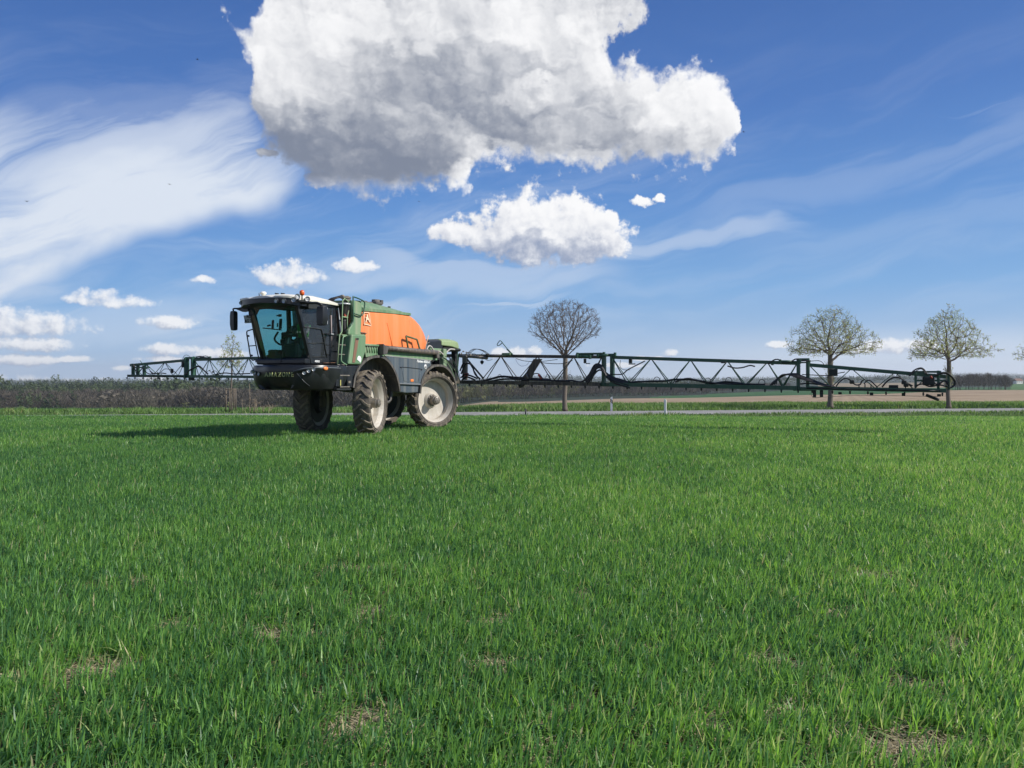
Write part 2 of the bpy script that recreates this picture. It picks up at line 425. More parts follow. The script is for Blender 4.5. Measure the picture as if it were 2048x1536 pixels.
M = dict(
    green=mat('machine_green', (0.115, 0.225, 0.115), 0.5, dirt=(0.29, 0.31, 0.21), amt=0.5, scale=2.2, streak=0.35),
    dgreen=mat('boom_green', (0.019, 0.078, 0.046), 0.42, dirt=(0.10, 0.12, 0.09), amt=0.25, scale=2),
    dusty=mat('dusty_boom', (0.050, 0.045, 0.036), 0.55, dirt=(0.22, 0.18, 0.13), amt=0.5, scale=2),
    orange=mat('tank_orange', (0.80, 0.205, 0.055), 0.42, dirt=(0.68, 0.36, 0.19), amt=0.30, scale=1.3, var=0.05, streak=0.10),
    black=mat('black_plastic', (0.010, 0.012, 0.015), 0.34, dirt=(0.09, 0.085, 0.075), amt=0.10, scale=2),
    slate=mat('slate_panel', (0.062, 0.083, 0.105), 0.36, dirt=(0.22, 0.22, 0.20), amt=0.4, scale=1.6, streak=0.35),
    fender=mat('fender_plastic', (0.060, 0.056, 0.052), 0.55, dirt=(0.24, 0.21, 0.17), amt=0.45, scale=3),
    white=mat('cab_white', (0.78, 0.76, 0.66), 0.35, dirt=(0.45, 0.40, 0.32), amt=0.25, scale=3, var=0.04),
    rubber=mat('dusty_tyre', (0.085, 0.074, 0.062), 0.85, dirt=(0.20, 0.17, 0.135), amt=0.75, scale=3, bump=0.15),
    mud=mat('muddy_tread', (0.16, 0.135, 0.102), 0.9, dirt=(0.28, 0.235, 0.175), amt=0.7, scale=5, bump=0.2),
    rim=mat('dusty_rim', (0.47, 0.44, 0.39), 0.55, dirt=(0.36, 0.30, 0.22), amt=0.5, scale=2.4),
    steel=mat('worn_steel', (0.17, 0.16, 0.145), 0.45, metal=0.3, dirt=DUST, amt=0.6, scale=5),
    chrome=mat('lamp_reflector', (0.55, 0.57, 0.58), 0.25, metal=0.1, var=0.05),
    hose=mat('hose_rubber', (0.012, 0.012, 0.015), 0.5, dirt=(0.10, 0.085, 0.07), amt=0.35, scale=5),
    bluehose=mat('blue_line', (0.16, 0.2, 0.42), 0.5),
    amber=mat('amber_lens', (0.85, 0.24, 0.06), 0.25, var=0.05),
    beacon=mat('beacon_lens', (0.70, 0.12, 0.02), 0.2, var=0.05),
    brown=mat('level_strip', (0.20, 0.11, 0.07), 0.4),
    letter=mat('letter_olive', (0.27, 0.30, 0.12), 0.5),
    wlabel=mat('white_sticker', (0.85, 0.86, 0.85), 0.45, var=0.03),
    orange_shade=mat('shaded_tank_orange', (0.22, 0.062, 0.022), 0.5, dirt=(0.2, 0.1, 0.05), amt=0.3),  # darkened tank orange: the shade behind the cab is put into the colour
    redpart=mat('red_fitting', (0.30, 0.04, 0.02), 0.45, dirt=DUST, amt=0.3),
    yel=mat('yellow_lamp', (0.75, 0.68, 0.22), 0.35, var=0.04),
    dark=mat('dark_interior', (0.010, 0.013, 0.012), 0.6),
    hivis=mat('hi_vis_green', (0.25, 0.62, 0.12), 0.8), skin=mat('skin', (0.42, 0.24, 0.16), 0.55), cloth=mat('dark_trousers', (0.02, 0.025, 0.035), 0.9), hair=mat('dark_hair', (0.02, 0.014, 0.01), 0.7),
)
def glass_mat(name, tint, trans=0.75, rough=0.02):
    m = bpy.data.materials.new(name); m.use_nodes = True; nt = m.node_tree; nt.nodes.clear()
    o = nt.nodes.new('ShaderNodeOutputMaterial'); t = nt.nodes.new('ShaderNodeBsdfTransparent'); t.inputs[0].default_value = (*tint, 1)
    g = nt.nodes.new('ShaderNodeBsdfGlossy'); g.inputs['Roughness'].default_value = rough; g.inputs[0].default_value = (0.9, 0.95, 1, 1)
    f = nt.nodes.new('ShaderNodeLayerWeight'); f.inputs[0].default_value = 0.5
    d = nt.nodes.new('ShaderNodeBsdfDiffuse'); d.inputs[0].default_value = (0.36, 0.40, 0.42, 1)
    mx1 = nt.nodes.new('ShaderNodeMixShader'); mx1.inputs[0].default_value = 1 - trans
    mx2 = nt.nodes.new('ShaderNodeMixShader')
    nt.links.new(t.outputs[0], mx1.inputs[1]); nt.links.new(d.outputs[0], mx1.inputs[2])
    nt.links.new((K(nt, f.outputs['Facing'])._m('POWER', 4.0) * 0.8 + 0.04).s, mx2.inputs[0]); nt.links.new(mx1.outputs[0], mx2.inputs[1]); nt.links.new(g.outputs[0], mx2.inputs[2])
    nt.links.new(mx2.outputs[0], o.inputs[0]); return m
M['glass'] = glass_mat('tinted_windscreen', (0.26, 0.59, 0.57), 0.98)
M['sglass'] = glass_mat('side_glass', (0.62, 0.78, 0.80), 0.95)
M['dglass'] = glass_mat('door_glass', (0.34, 0.47, 0.55), 0.95)
def leaf_mat(name, c0, c1, c2=None, rough=0.4, trans=0.45, spec=0.5, attr='tone'):
    """thin leaves: part of the light goes through; colour varies leaf by leaf"""
    m = bpy.data.materials.new(name); m.use_nodes = True; nt = m.node_tree
    b = nt.nodes['Principled BSDF']; o = nt.nodes['Material Output']
    at = nt.nodes.new('ShaderNodeAttribute'); at.attribute_name = attr
    rp = nt.nodes.new('ShaderNodeValToRGB'); nt.links.new(at.outputs['Fac'], rp.inputs[0])
    e = rp.color_ramp.elements; e[0].color = (*c0, 1); e[1].color = (*c1, 1); e[1].position = 0.8
    if c2: q = e.new(0.97); q.color = (*c2, 1)
    nt.links.new(rp.outputs[0], b.inputs['Base Color']); b.inputs['Roughness'].default_value = rough
    b.inputs['Specular IOR Level'].default_value = spec
    tr = nt.nodes.new('ShaderNodeBsdfTranslucent')
    hs = nt.nodes.new('ShaderNodeHueSaturation'); hs.inputs['Hue'].default_value = 0.485; hs.inputs['Saturation'].default_value = 1.1; hs.inputs['Value'].default_value = 1.7
    nt.links.new(rp.outputs[0], hs.inputs['Color']); nt.links.new(hs.outputs[0], tr.inputs[0])
    mx = nt.nodes.new('ShaderNodeMixShader'); mx.inputs[0].default_value = trans
    nt.links.new(b.outputs[0], mx.inputs[1]); nt.links.new(tr.outputs[0], mx.inputs[2]); nt.links.new(mx.outputs[0], o.inputs[0])
    return m

# ------------------------------------------------------------------ terrain
def sstep(x, a, b):
    t = np.clip((x - a) / (b - a), 0, 1); return t * t * (3 - 2 * t)
RD0, RD1 = np.array([-29.7, 43.4]), np.array([36.8, 54.6])        # two points of the road's centre line
rdir = (RD1 - RD0) / np.linalg.norm(RD1 - RD0); rnor = np.array([-rdir[1], rdir[0]])
def side_of_road(x, y): return (x - RD0[0]) * rnor[0] + (y - RD0[1]) * rnor[1]
CROP_END = 43.2
def near_z(x, y):
    x = np.asarray(x, float); y = np.asarray(y, float)
    s = side_of_road(x, y)
    z = -0.52 * np.clip((y - 27.5) / 15.0, 0, 1)
    z = np.where(s > -4, z * (1 - sstep(s, -4, -3)) + -0.57 * sstep(s, -4, -3), z)
    z = z + (0.07 + 0.035 * sstep(x, -6, -16)) * sstep(s, -9, -5) * (1 - sstep(s, -4.6, -3.4))
    z = z + 0.16 * sstep(s, 3.2, 6.0) - (0.10 + 0.40 * sstep(x, 5, -8)) * sstep(s, 5, 13)
    return z
TAB_PX = [-1500, 0, 850, 1000, 1300, 1700, 1960, 3548]
TAB = [
 [(66, 816), (100, 832), (250, 838), (400, 824), (600, 806), (900, 790), (1400, 776), (3200, 764)],
 [(66, 816), (100, 832), (250, 838), (400, 824), (600, 806), (900, 790), (1400, 776), (3200, 764)],
 [(66, 814), (100, 822), (250, 822), (400, 818), (600, 804), (900, 788), (1400, 774), (3200, 762)],
 [(66, 811), (100, 810), (200, 806.5), (300, 804), (450, 802), (700, 788), (1400, 770), (3200, 760)],
 [(66, 810), (100, 806), (200, 799), (300, 796.5), (600, 792), (900, 784), (1400, 768), (3200, 761)],
 [(66, 808), (100, 804), (200, 794), (300, 789), (600, 780), (900, 772), (1400, 765), (3200, 757)],
 [(66, 808), (100, 803), (200, 789), (300, 781), (440, 780), (700, 774), (1400, 763), (3200, 755)],
 [(66, 806), (100, 801), (200, 786), (300, 777), (440, 776), (700, 771), (1400, 762), (3200, 754)]]
def far_z(px, d):
    """ground height at bearing px (photograph columns) and distance d"""
    px = np.asarray(px, float); d = np.asarray(d, float)
    cols = []
    for t in TAB:
        dd = np.log([q[0] for q in t]); zz = [EYE - (q[1] - HOR) / FPX * q[0] for q in t]
        # interpolate the sight-line slope rather than the height
        sl = [(q[1] - HOR) for q in t]
        cols.append(EYE - np.interp(np.log(d), dd, sl) / FPX * d)
    cols = np.array(cols); out = np.zeros(np.broadcast(px, d).shape)
    pxb = np.broadcast_to(px, out.shape)
    idx = np.clip(np.searchsorted(TAB_PX, pxb, side='right') - 1, 0, len(TAB_PX) - 2)
    p0 = np.array(TAB_PX)[idx]; p1 = np.array(TAB_PX)[idx + 1]; t = np.clip((pxb - p0) / (p1 - p0), 0, 1); t = t * t * (3 - 2 * t)
    g = np.indices(out.shape)
    c0 = cols[(idx, *g)]; c1 = cols[(idx + 1, *g)]
    return c0 * (1 - t) + c1 * t
def ground_z(x, y):
    x = np.asarray(x, float); y = np.asarray(y, float)
    d = np.maximum(y, 60.0)
    f = far_z(1024 + FPX * x / d, d)
    n = near_z(x, y); t = sstep(y, 60, 76)
    return n * (1 - t) + f * t

def soil_mat(name, c0, c1, sc, furrow=None, straw=None):
    m, nt, b = nodes_of(name)
    tc = nt.nodes.new('ShaderNodeTexCoord'); v = tc.outputs['Object']
    n1 = nz(nt, v, sc, 8, 0.65); c = mixc(nt, n1.smooth(0.32, 0.68), c0, c1)
    if straw:
        n2 = nz(nt, v, sc * 4, 3, 0.5, 1.5); c = mixc(nt, n2.smooth(0.56, 0.66) * 0.7, c, straw)
    if furrow:
        w = nt.nodes.new('ShaderNodeTexWave'); w.wave_type = 'BANDS'; w.bands_direction = 'X'; w.inputs['Scale'].default_value = furrow[0]
        w.inputs['Distortion'].default_value = 2.0; w.inputs['Detail'].default_value = 2; w.inputs['Detail Scale'].default_value = 0.05
        mp = nt.nodes.new('ShaderNodeMapping'); mp.inputs['Rotation'].default_value = (0, 0, furrow[1]); nt.links.new(v, mp.inputs[0]); nt.links.new(mp.outputs[0], w.inputs['Vector'])
        c = mixc(nt, K(nt, w.outputs['Fac']) * 0.3, c, tuple(x * 0.62 for x in c0))
    nt.links.new(c, b.inputs['Base Color']); b.inputs['Roughness'].default_value = 0.95; b.inputs['Specular IOR Level'].default_value = 0.15
    bp = nt.nodes.new('ShaderNodeBump'); bp.inputs['Strength'].default_value = 0.5; bp.inputs['Distance'].default_value = 0.02
    nt.links.new(nz(nt, v, sc * 6, 6, 0.7).s, bp.inputs['Height']); nt.links.new(bp.outputs[0], b.inputs['Normal'])
    return m
MT_soil = soil_mat('crop_soil', (0.050, 0.040, 0.022), (0.17, 0.14, 0.085), 4.0, straw=(0.38, 0.32, 0.19))
MT_verge = soil_mat('verge_ground', (0.045, 0.075, 0.025), (0.09, 0.14, 0.04), 1.5)
MT_field = soil_mat('bare_field', (0.27, 0.20, 0.13), (0.37, 0.285, 0.19), 0.06, furrow=(0.12, R(24)))
MT_green = soil_mat('far_green_field', (0.030, 0.085, 0.028), (0.045, 0.12, 0.035), 0.03)
MT_pale = soil_mat('far_pale_field', (0.20, 0.16, 0.10), (0.27, 0.22, 0.14), 0.01)
MT_floor = soil_mat('forest_floor', (0.035, 0.032, 0.022), (0.06, 0.055, 0.035), 0.05)
MT_meadow = soil_mat('meadow', (0.05, 0.11, 0.03), (0.08, 0.16, 0.045), 0.05)
MT_hill = soil_mat('hill_woods', (0.022, 0.035, 0.022), (0.04, 0.055, 0.035), 0.02)

def grid_mesh(name, X, Y, Z, mats, midx=None):
    r, c = X.shape
    V = np.stack([X.ravel(), Y.ravel(), Z.ravel()], 1)
    i = np.arange(r * c).reshape(r, c)
    q = np.stack([i[:-1, :-1], i[:-1, 1:], i[1:, 1:], i[1:, :-1]], -1).reshape(-1, 4)
    o = np_mesh(name, V, q.ravel(), np.arange(len(q)) * 4, mats, smooth=True)
    if midx is not None: o.data.polygons.foreach_set('material_index', midx.ravel().astype(np.int32))
    return o
# the crop's own ground, up to the end of the near land
xs = np.linspace(-110, 110, 221); ys = np.linspace(-60, 66, 190)
XX, YY = np.meshgrid(xs, ys)
bump_ = 0.02 * np.sin(XX * 1.7 + YY * .9) * np.sin(YY * 1.3 - XX * .4)
cx, cy = (XX[:-1, :-1] + XX[1:, 1:]) / 2, (YY[:-1, :-1] + YY[1:, 1:]) / 2
mi = np.where((side_of_road(cx, cy) > -3.2) | (cy > CROP_END), 1, 0)
ZZ = ground_z(XX, YY) + bump_ * (YY < 42) - 0.03
o = grid_mesh('field_ground', XX, YY, ZZ, [MT_soil, MT_verge], mi); tag(o, kind='structure')
# rolling country beyond
pxs = np.arange(-1500, 3549, 16.0)
ds = np.array([66, 72, 80, 90, 100, 115, 130, 150, 175, 200, 230, 265, 300, 350, 400, 440, 500, 560, 600, 660, 750, 850, 950, 1100, 1300, 1500, 1700, 2000, 2300, 2600, 2900, 3200, 3700, 4300])
PP, DD = np.meshgrid(pxs, ds)
FX = (PP - 1024) / FPX * DD; FY = DD
hill = 5 * np.sin(FX * 0.004 + 1.1) + 4 * np.sin(FX * 0.009)
FZ = far_z(PP, np.minimum(DD, 3200)) + hill * sstep(DD, 1500, 3000)
pc, dc = (PP[:-1, :-1] + PP[1:, 1:]) / 2, (DD[:-1, :-1] + DD[1:, 1:]) / 2
mi = np.full(pc.shape, 5)                                            # woods
mi[dc < 300] = 0                                                     # bare field
mi[(pc < 905) & (dc < 380)] = 3                                      # meadow on the left
mi[(pc >= 905) & (pc < 1000) & (dc > 240) & (dc < 380)] = 0
lim = np.interp(pc, [900, 1240, 1290, 1330, 1600, 1700, 1760], [0, 0, 300, 600, 700, 600, 300])
mi[(dc >= 300) & (dc < lim)] = 1                                     # green field
mi[(pc > 1560) & (dc >= 300) & (dc < 700) & (dc >= lim)] = 1
mi[(pc > 1640) & (pc < 1900) & (dc >= 700) & (dc < 1400)] = 2        # pale far field
mi[(pc > 1880) & (dc >= 300) & (dc < 440)] = 0
mi[(pc > 2020) & (dc >= 440) & (dc < 1200)] = 3
o = grid_mesh('rolling_land', FX, FY, FZ, [MT_field, MT_green, MT_pale, MT_meadow, MT_floor, MT_hill], mi); tag(o, kind='structure')
# road: a low embankment with asphalt, gravel edge and a worn edge line
def strip(name, s0, s1, dz, m, step=1.0, crown=0.0):
    t = np.arange(-90, 150, step)
    ss = np.linspace(s0, s1, 5)
    T, SS = np.meshgrid(t, ss, indexing='ij')
    X = RD0[0] + rdir[0] * T + rnor[0] * SS; Y = RD0[1] + rdir[1] * T + rnor[1] * SS
    Z = np.full(X.shape, -0.57) + dz + crown * (1 - (2 * (SS - s0) / (s1 - s0) - 1) ** 2)
    return grid_mesh(name, X.T, Y.T, Z.T, [m])
def asphalt():
    m, nt, b = nodes_of('asphalt'); tc = nt.nodes.new('ShaderNodeTexCoord'); v = tc.outputs['Object']
    c = mixc(nt, nz(nt, v, 0.6, 8, 0.7).smooth(0.3, 0.7), (0.20, 0.195, 0.18), (0.30, 0.29, 0.27)); nt.links.new(c, b.inputs['Base Color']); b.inputs['Roughness'].default_value = 0.8
    return m
MT_gravel = soil_mat('gravel_edge', (0.17, 0.155, 0.12), (0.28, 0.25, 0.20), 1.2)
tag(strip('road_shoulder', -3.3, 3.3, 0.012, MT_gravel), kind='structure')
tag(strip('road', -2.75, 2.75, 0.03, asphalt(), crown=0.05), kind='structure')
MT_line = mat('road_paint', (0.62, 0.62, 0.60), 0.7, dirt=(0.2, 0.2, 0.19), amt=0.6, scale=1.0)
tag(strip('road_edge_line', 2.38, 2.50, 0.045, MT_line), kind='structure')
tag(strip('road_edge_line', -2.50, -2.38, 0.045, MT_line), kind='structure')

# ------------------------------------------------------------------ grass and crop
rng = np.random.default_rng(7)
def vnoise(x, y, sc, seed=0):
    """cheap smooth value noise"""
    x = x * sc + seed * 17.3; y = y * sc - seed * 9.1
    xi = np.floor(x).astype(int); yi = np.floor(y).astype(int); fx = x - xi; fy = y - yi
    def h(a, b): 
        n = np.sin(a * 127.1 + b * 311.7 + seed * 3.7) * 43758.5453; return n - np.floor(n)
    fx = fx * fx * (3 - 2 * fx); fy = fy * fy * (3 - 2 * fy)
    return (h(xi, yi) * (1 - fx) + h(xi + 1, yi) * fx) * (1 - fy) + (h(xi, yi + 1) * (1 - fx) + h(xi + 1, yi + 1) * fx) * fy
def blades(name, x, y, z, h, w, lean, az, curl, tone, face, mat_, segs=3):
    """n blades of grass as one mesh; az: direction of lean, face: direction of the blade's width"""
    n = len(x); lv = segs * 2 + 1
    V = np.zeros((n, lv, 3), np.float32)
    wx, wy = np.cos(face), np.sin(face); lx, ly = np.cos(az), np.sin(az)
    ts = np.linspace(0, 1, segs + 1)
    for k, t in enumerate(ts):
        off = h * (np.sin(lean) * t + curl * t * t)
        up = h * (np.cos(lean) * t - 0.55 * np.abs(curl) * t * t * t)
        cxp = x + lx * off; cyp = y + ly * off; czp = z + up
        if k < segs:
            ww = w * (0.55 + 0.9 * t) * (1 - t ** 3) / 2 if segs > 2 else w * (1 - 0.3 * t) / 2
            tw = face + t * 0.8
            V[:, 2 * k, 0] = cxp - np.cos(tw) * ww; V[:, 2 * k, 1] = cyp - np.sin(tw) * ww; V[:, 2 * k, 2] = czp
            V[:, 2 * k + 1, 0] = cxp + np.cos(tw) * ww; V[:, 2 * k + 1, 1] = cyp + np.sin(tw) * ww; V[:, 2 * k + 1, 2] = czp
        else:
            V[:, 2 * k, 0] = cxp; V[:, 2 * k, 1] = cyp; V[:, 2 * k, 2] = czp
    lo = []
    for k in range(segs - 1): lo += [2 * k, 2 * k + 1, 2 * k + 3, 2 * k + 2]
    lo += [2 * segs - 2, 2 * segs - 1, 2 * segs]
    st = [4 * k for k in range(segs)]
    L = len(lo)
    loops = (np.array(lo)[None, :] + (np.arange(n) * lv)[:, None]).ravel()
    starts = (np.array(st)[None, :] + (np.arange(n) * L)[:, None]).ravel()
    return np_mesh(name, V.reshape(-1, 3), loops, starts, mat_, smooth=False, attrs={'tone': np.repeat(tone, lv)})
BARE = [(-2.30, 4.15, .34, .24), (-0.72, 3.52, .22, .26), (1.75, 3.32, .38, .20), (1.48, 4.30, .18, .16), (-0.10, 4.25, .20, .14), (1.35, 3.65, .16, .14),
        (-0.15, 5.0, .14, .16), (-2.2, 4.9, .26, .14), (0.95, 3.5, .12, .14), (2.1, 3.95, .20, .14), (-1.55, 4.75, .22, .14), (0.8, 4.5, .12, .10), (2.7, 4.6, .16, .12), (-2.75, 4.05, .16, .12), (0.15, 3.25, .10, .12), (2.95, 6.2, .24, .16), (-1.3, 6.4, .3, .14), (-3.0, 6.0, .2, .12), (-1.9, 5.6, .2, .12), (0.5, 5.6, .14, .1), (-1.0, 5.2, .16, .1), (2.3, 5.2, .2, .1), (1.0, 7.4, .2, .12)]
def crop_zone(y0, y1, dens, w, h0, seed):
    """plants in drill rows; every plant carries several blades"""
    r = np.random.default_rng(seed)
    half = 0.70
    area = half * (y1 * y1 - y0 * y0)
    per = 5
    npl = int(area * dens / per)
    yy = np.sqrt(r.random(npl) * (y1 * y1 - y0 * y0) + y0 * y0)
    xx = (r.random(npl) * 2 - 1) * half * yy + 0.0
    # rows 12.5 cm apart running with the sprayer's track
    a_ = R(63); rw = xx * math.cos(a_) + yy * math.sin(a_)
    sh = (np.round(rw / 0.125) * 0.125 - rw) * 0.6
    xx += sh * math.cos(a_); yy += sh * math.sin(a_)
    d = vnoise(xx, yy, 2.2, 1) * 0.6 + vnoise(xx, yy, 6, 2) * 0.4
    keep = r.random(npl) < (0.30 + 1.35 * d)
    bare = np.zeros(npl)
    for bx, by, rx, ry in BARE:
        q = ((xx - bx) / rx) ** 2 + ((yy - by) / ry) ** 2
        bare = np.maximum(bare, np.exp(-q * q * 2.6))
    keep &= r.random(npl) > bare * 0.97
    keep &= yy < CROP_END + 0.6 * np.sin(xx * .8)
    xx, yy, d = xx[keep], yy[keep], d[keep]
    n = len(xx) * per
    X = np.repeat(xx, per) + r.normal(0, 0.016, n) * (1 + w * 40); Y = np.repeat(yy, per) + r.normal(0, 0.016, n) * (1 + w * 40)
    patch = vnoise(X, Y, 0.35, 5) * 0.5 + vnoise(X, Y, 1.1, 6) * 0.5
    H = h0 * (0.62 + 0.75 * r.random(n)) * (0.78 + 0.45 * patch)
    az = np.where(r.random(n) < 0.55, r.normal(-0.35, 0.9, n), r.random(n) * 6.283)
    lean = np.abs(r.normal(0.13, 0.20, n)) + 0.02
    curl = np.where(r.random(n) < 0.30, .35 + r.random(n) * 0.8, r.random(n) * 0.22)
    tone = np.clip(r.normal(0.38, 0.30, n) + (patch - 0.5) * 0.55 + 0.22 * np.clip(X / Y, -.7, .7), 0, 0.88)  # bearing term paints the brighter sunward side into the leaf tone
    tone = np.where(r.random(n) < 0.008, 0.97, tone)
    face = az + 1.57 + r.normal(0, 0.5, n)
    Z = ground_z(X, Y) - 0.012
    return (X, Y, Z, H, w * (0.7 + 0.6 * r.random(n)), lean, az, curl, tone, face)
MT_crop = leaf_mat('cereal_leaf', (0.062, 0.166, 0.062), (0.222, 0.432, 0.080), (0.50, 0.46, 0.26), rough=0.43, trans=0.42, spec=0.45)
zones = [(2.1, 5.5, 4200, 0.0092, 0.130, 3), (5.5, 10, 3000, 0.0098, 0.130, 3), (10, 18, 1500, 0.0120, 0.132, 2), (18, 29, 700, 0.0165, 0.13, 2), (29, 44.5, 300, 0.027, 0.13, 2)]
for k, (y0, y1, dn, w_, h_, sg) in enumerate(zones):
    a = crop_zone(y0, y1, dn, w_, h_, 11 + k)
    o = blades('cereal_crop', *a, MT_crop, segs=sg)
    tag(o, ['dense young green cereal plants nearest the camera, with thin gaps of straw', 'young green cereal field a few steps from the camera', 'young green cereal field halfway to the sprayer', 'young green cereal field around the sprayer wheels', 'young green cereal field between sprayer and road'][k], 'crop', None, 'stuff')
# straw left from last year lying between the plants
r = np.random.default_rng(5)
sx, sy = [], []
for bx, by, rx, ry in BARE:
    k = int(800 * rx * ry / .04) + 40
    sx += list(r.normal(bx, rx * .8, k)); sy += list(r.normal(by, ry * .8, k))
ny = 5000; yb = np.sqrt(r.random(ny) * (100 - 4.4) + 4.4); sx += list((r.random(ny) * 2 - 1) * .7 * yb); sy += list(yb)
sx, sy = np.array(sx), np.array(sy); n = len(sx)
o = blades('straw_litter', sx, sy, ground_z(sx, sy) + 0.004 + r.random(n) * 0.02, r.uniform(0.04, 0.15, n), r.uniform(0.004, 0.008, n), r.normal(1.45, 0.12, n), r.random(n) * 6.28, np.zeros(n), r.random(n), r.random(n) * 6.28,
           leaf_mat('straw', (0.20, 0.165, 0.095), (0.50, 0.43, 0.27), rough=0.6, trans=0.1), segs=2)
tag(o, 'pale dry straw lying in the gaps of the crop', 'straw', None, 'stuff')
# verge and bank
def grass_band(name, s0, s1, n, h, w, mat_, label, seed, ymin=None, clump=0.6, t0=-60, t1=110):
    r = np.random.default_rng(seed)
    t = r.uniform(t0, t1, n); s_ = r.uniform(s0, s1, n)
    X = RD0[0] + rdir[0] * t + rnor[0] * s_; Y = RD0[1] + rdir[1] * t + rnor[1] * s_
    k = np.ones(n, bool)
    if ymin: k &= Y > ymin
    c = vnoise(X, Y, 0.5, seed) * 0.6 + vnoise(X, Y, 1.6, seed + 1) * 0.4
    k &= r.random(n) < (1 - clump) + clump * 1.6 * c
    k &= (np.abs(X) < 0.72 * Y + 2)
    X, Y, c, s_ = X[k], Y[k], c[k], s_[k]; n = len(X)
    H = h * (0.4 + 1.2 * c) * (0.6 + 0.7 * r.random(n))
    az = r.random(n) * 6.283
    o = blades(name, X, Y, ground_z(X, Y) - 0.03, H, w * (0.7 + .6 * r.random(n)), np.abs(r.normal(0.2, 0.2, n)), az, r.random(n) * 0.5, np.clip(r.normal(0.4, 0.2, n) + (c - .5) * 1.0, 0, 1), az + 1.57 + r.normal(0, .6, n), mat_, segs=2)
    return tag(o, label, 'grass', None, 'stuff')
MT_vg = leaf_mat('verge_grass', (0.05, 0.105, 0.028), (0.14, 0.24, 0.06), (0.30, 0.26, 0.13), rough=0.6, trans=0.35)
MT_bg = leaf_mat('bank_grass', (0.06, 0.125, 0.032), (0.17, 0.29, 0.075), (0.28, 0.25, 0.12), rough=0.6, trans=0.35)
grass_band('verge_grass', -12, -3.1, 60000, 0.17, 0.035, MT_vg, 'short dull green grass on the near verge of the road', 31, ymin=CROP_END - 0.3)
grass_band('bank_grass', 3.3, 19, 140000, 0.27, 0.045, MT_bg, 'tufty brighter green grass on the bank beyond the road', 33, clump=0.75)
# ------------------------------------------------------------------ woods far off (one mass each)
def tmpl_conifer(r, n=46):
    V = []; 
    for i in range(n):
        t = (i + r.random()) / n; a = r.random() * 6.283; rad = (1 - t) * 0.24 + 0.02
        q = rad * (0.3 + 0.8 * r.random()); c = np.array([math.cos(a) * q, math.sin(a) * q, 0.10 + t * 0.9])
        s = (0.10 * (1 - t) + 0.035) * (0.7 + 0.6 * r.random())
        d1 = r.normal(size=3); d1[2] *= .6; d1 /= np.linalg.norm(d1); d2 = np.cross(d1, r.normal(size=3)); d2 /= np.linalg.norm(d2)
        V += [c - d1 * s, c + d1 * s * 1.0, c + d2 * s * 1.1]
    return np.array(V), np.zeros(len(V))
def tmpl_round(r, n=60, lo=0.3, wide=0.26):
    V = []
    for i in range(n):
        d = r.normal(size=3); d /= np.linalg.norm(d); q = r.random() ** 0.4
        c = np.array([d[0] * wide * q, d[1] * wide * q, (1 + lo) / 2 + d[2] * (1 - lo) / 2 * q])
        s = 0.06 * (0.6 + 0.8 * r.random())
        d1 = r.normal(size=3); d1 /= np.linalg.norm(d1); d2 = np.cross(d1, r.normal(size=3)); d2 /= np.linalg.norm(d2)
        V += [c - d1 * s, c + d1 * s, c + d2 * s * 1.3]
    return np.array(V), np.zeros(len(V))
def tmpl_bare(r, n=115, spread=0.30):
    V = []; T = []
    def strip(a, b, w):
        a, b = np.array(a), np.array(b); d = b - a; s = np.cross(d, r.normal(size=3)); s /= np.linalg.norm(s) + 1e-9
        return [a - s * w, a + s * w, b + s * w * .2]
    tk = [0, 0, 0]; th = 0.45 + 0.2 * r.random()
    for rot in range(2): V += strip(tk, (0.01, 0, 0.85), 0.010); T += [0.95] * 3
    for i in range(n):
        z0 = 0.2 + 0.6 * r.random() ** .8; a = r.random() * 6.283; L = 0.12 + 0.24 * r.random() * (1.1 - z0)
        rr = spread * r.random() * (1.05 - z0) * 1.2
        p0 = np.array([math.cos(a) * rr, math.sin(a) * rr, z0]); e = r.normal(0, .35)
        p1 = p0 + np.array([math.cos(a + e) * L * .45, math.sin(a + e) * L * .45, L])
        p1[2] = min(p1[2], 1.0 + r.normal(0, .02))
        V += strip(p0, p1, 0.006 + 0.006 * r.random()); T += [0.5 + .3 * r.random()] * 3
    return np.array(V), np.array(T) * 0
def scatter(name, tmpls, P, H, W, tone, mat_, label, cat='woodland', seed=1):
    r = np.random.default_rng(seed); Vs = []; Ts = []
    for i in range(len(P)):
        t = tmpls[r.integers(len(tmpls))][0]; a = r.random() * 6.283; c, s = math.cos(a), math.sin(a)
        v = np.stack([(t[:, 0] * c - t[:, 1] * s) * H[i] * W[i], (t[:, 0] * s + t[:, 1] * c) * H[i] * W[i], t[:, 2] * H[i]], 1) + P[i]
        Vs.append(v); Ts.append(np.clip(tone[i] + r.normal(0, .10, len(v) // 3), 0, 1).repeat(3))
    V = np.concatenate(Vs); T = np.concatenate(Ts); n = len(V) // 3
    o = np_mesh(name, V, np.arange(3 * n), np.arange(n) * 3, mat_, attrs={'tone': T})
    return tag(o, label, cat, None, 'stuff')
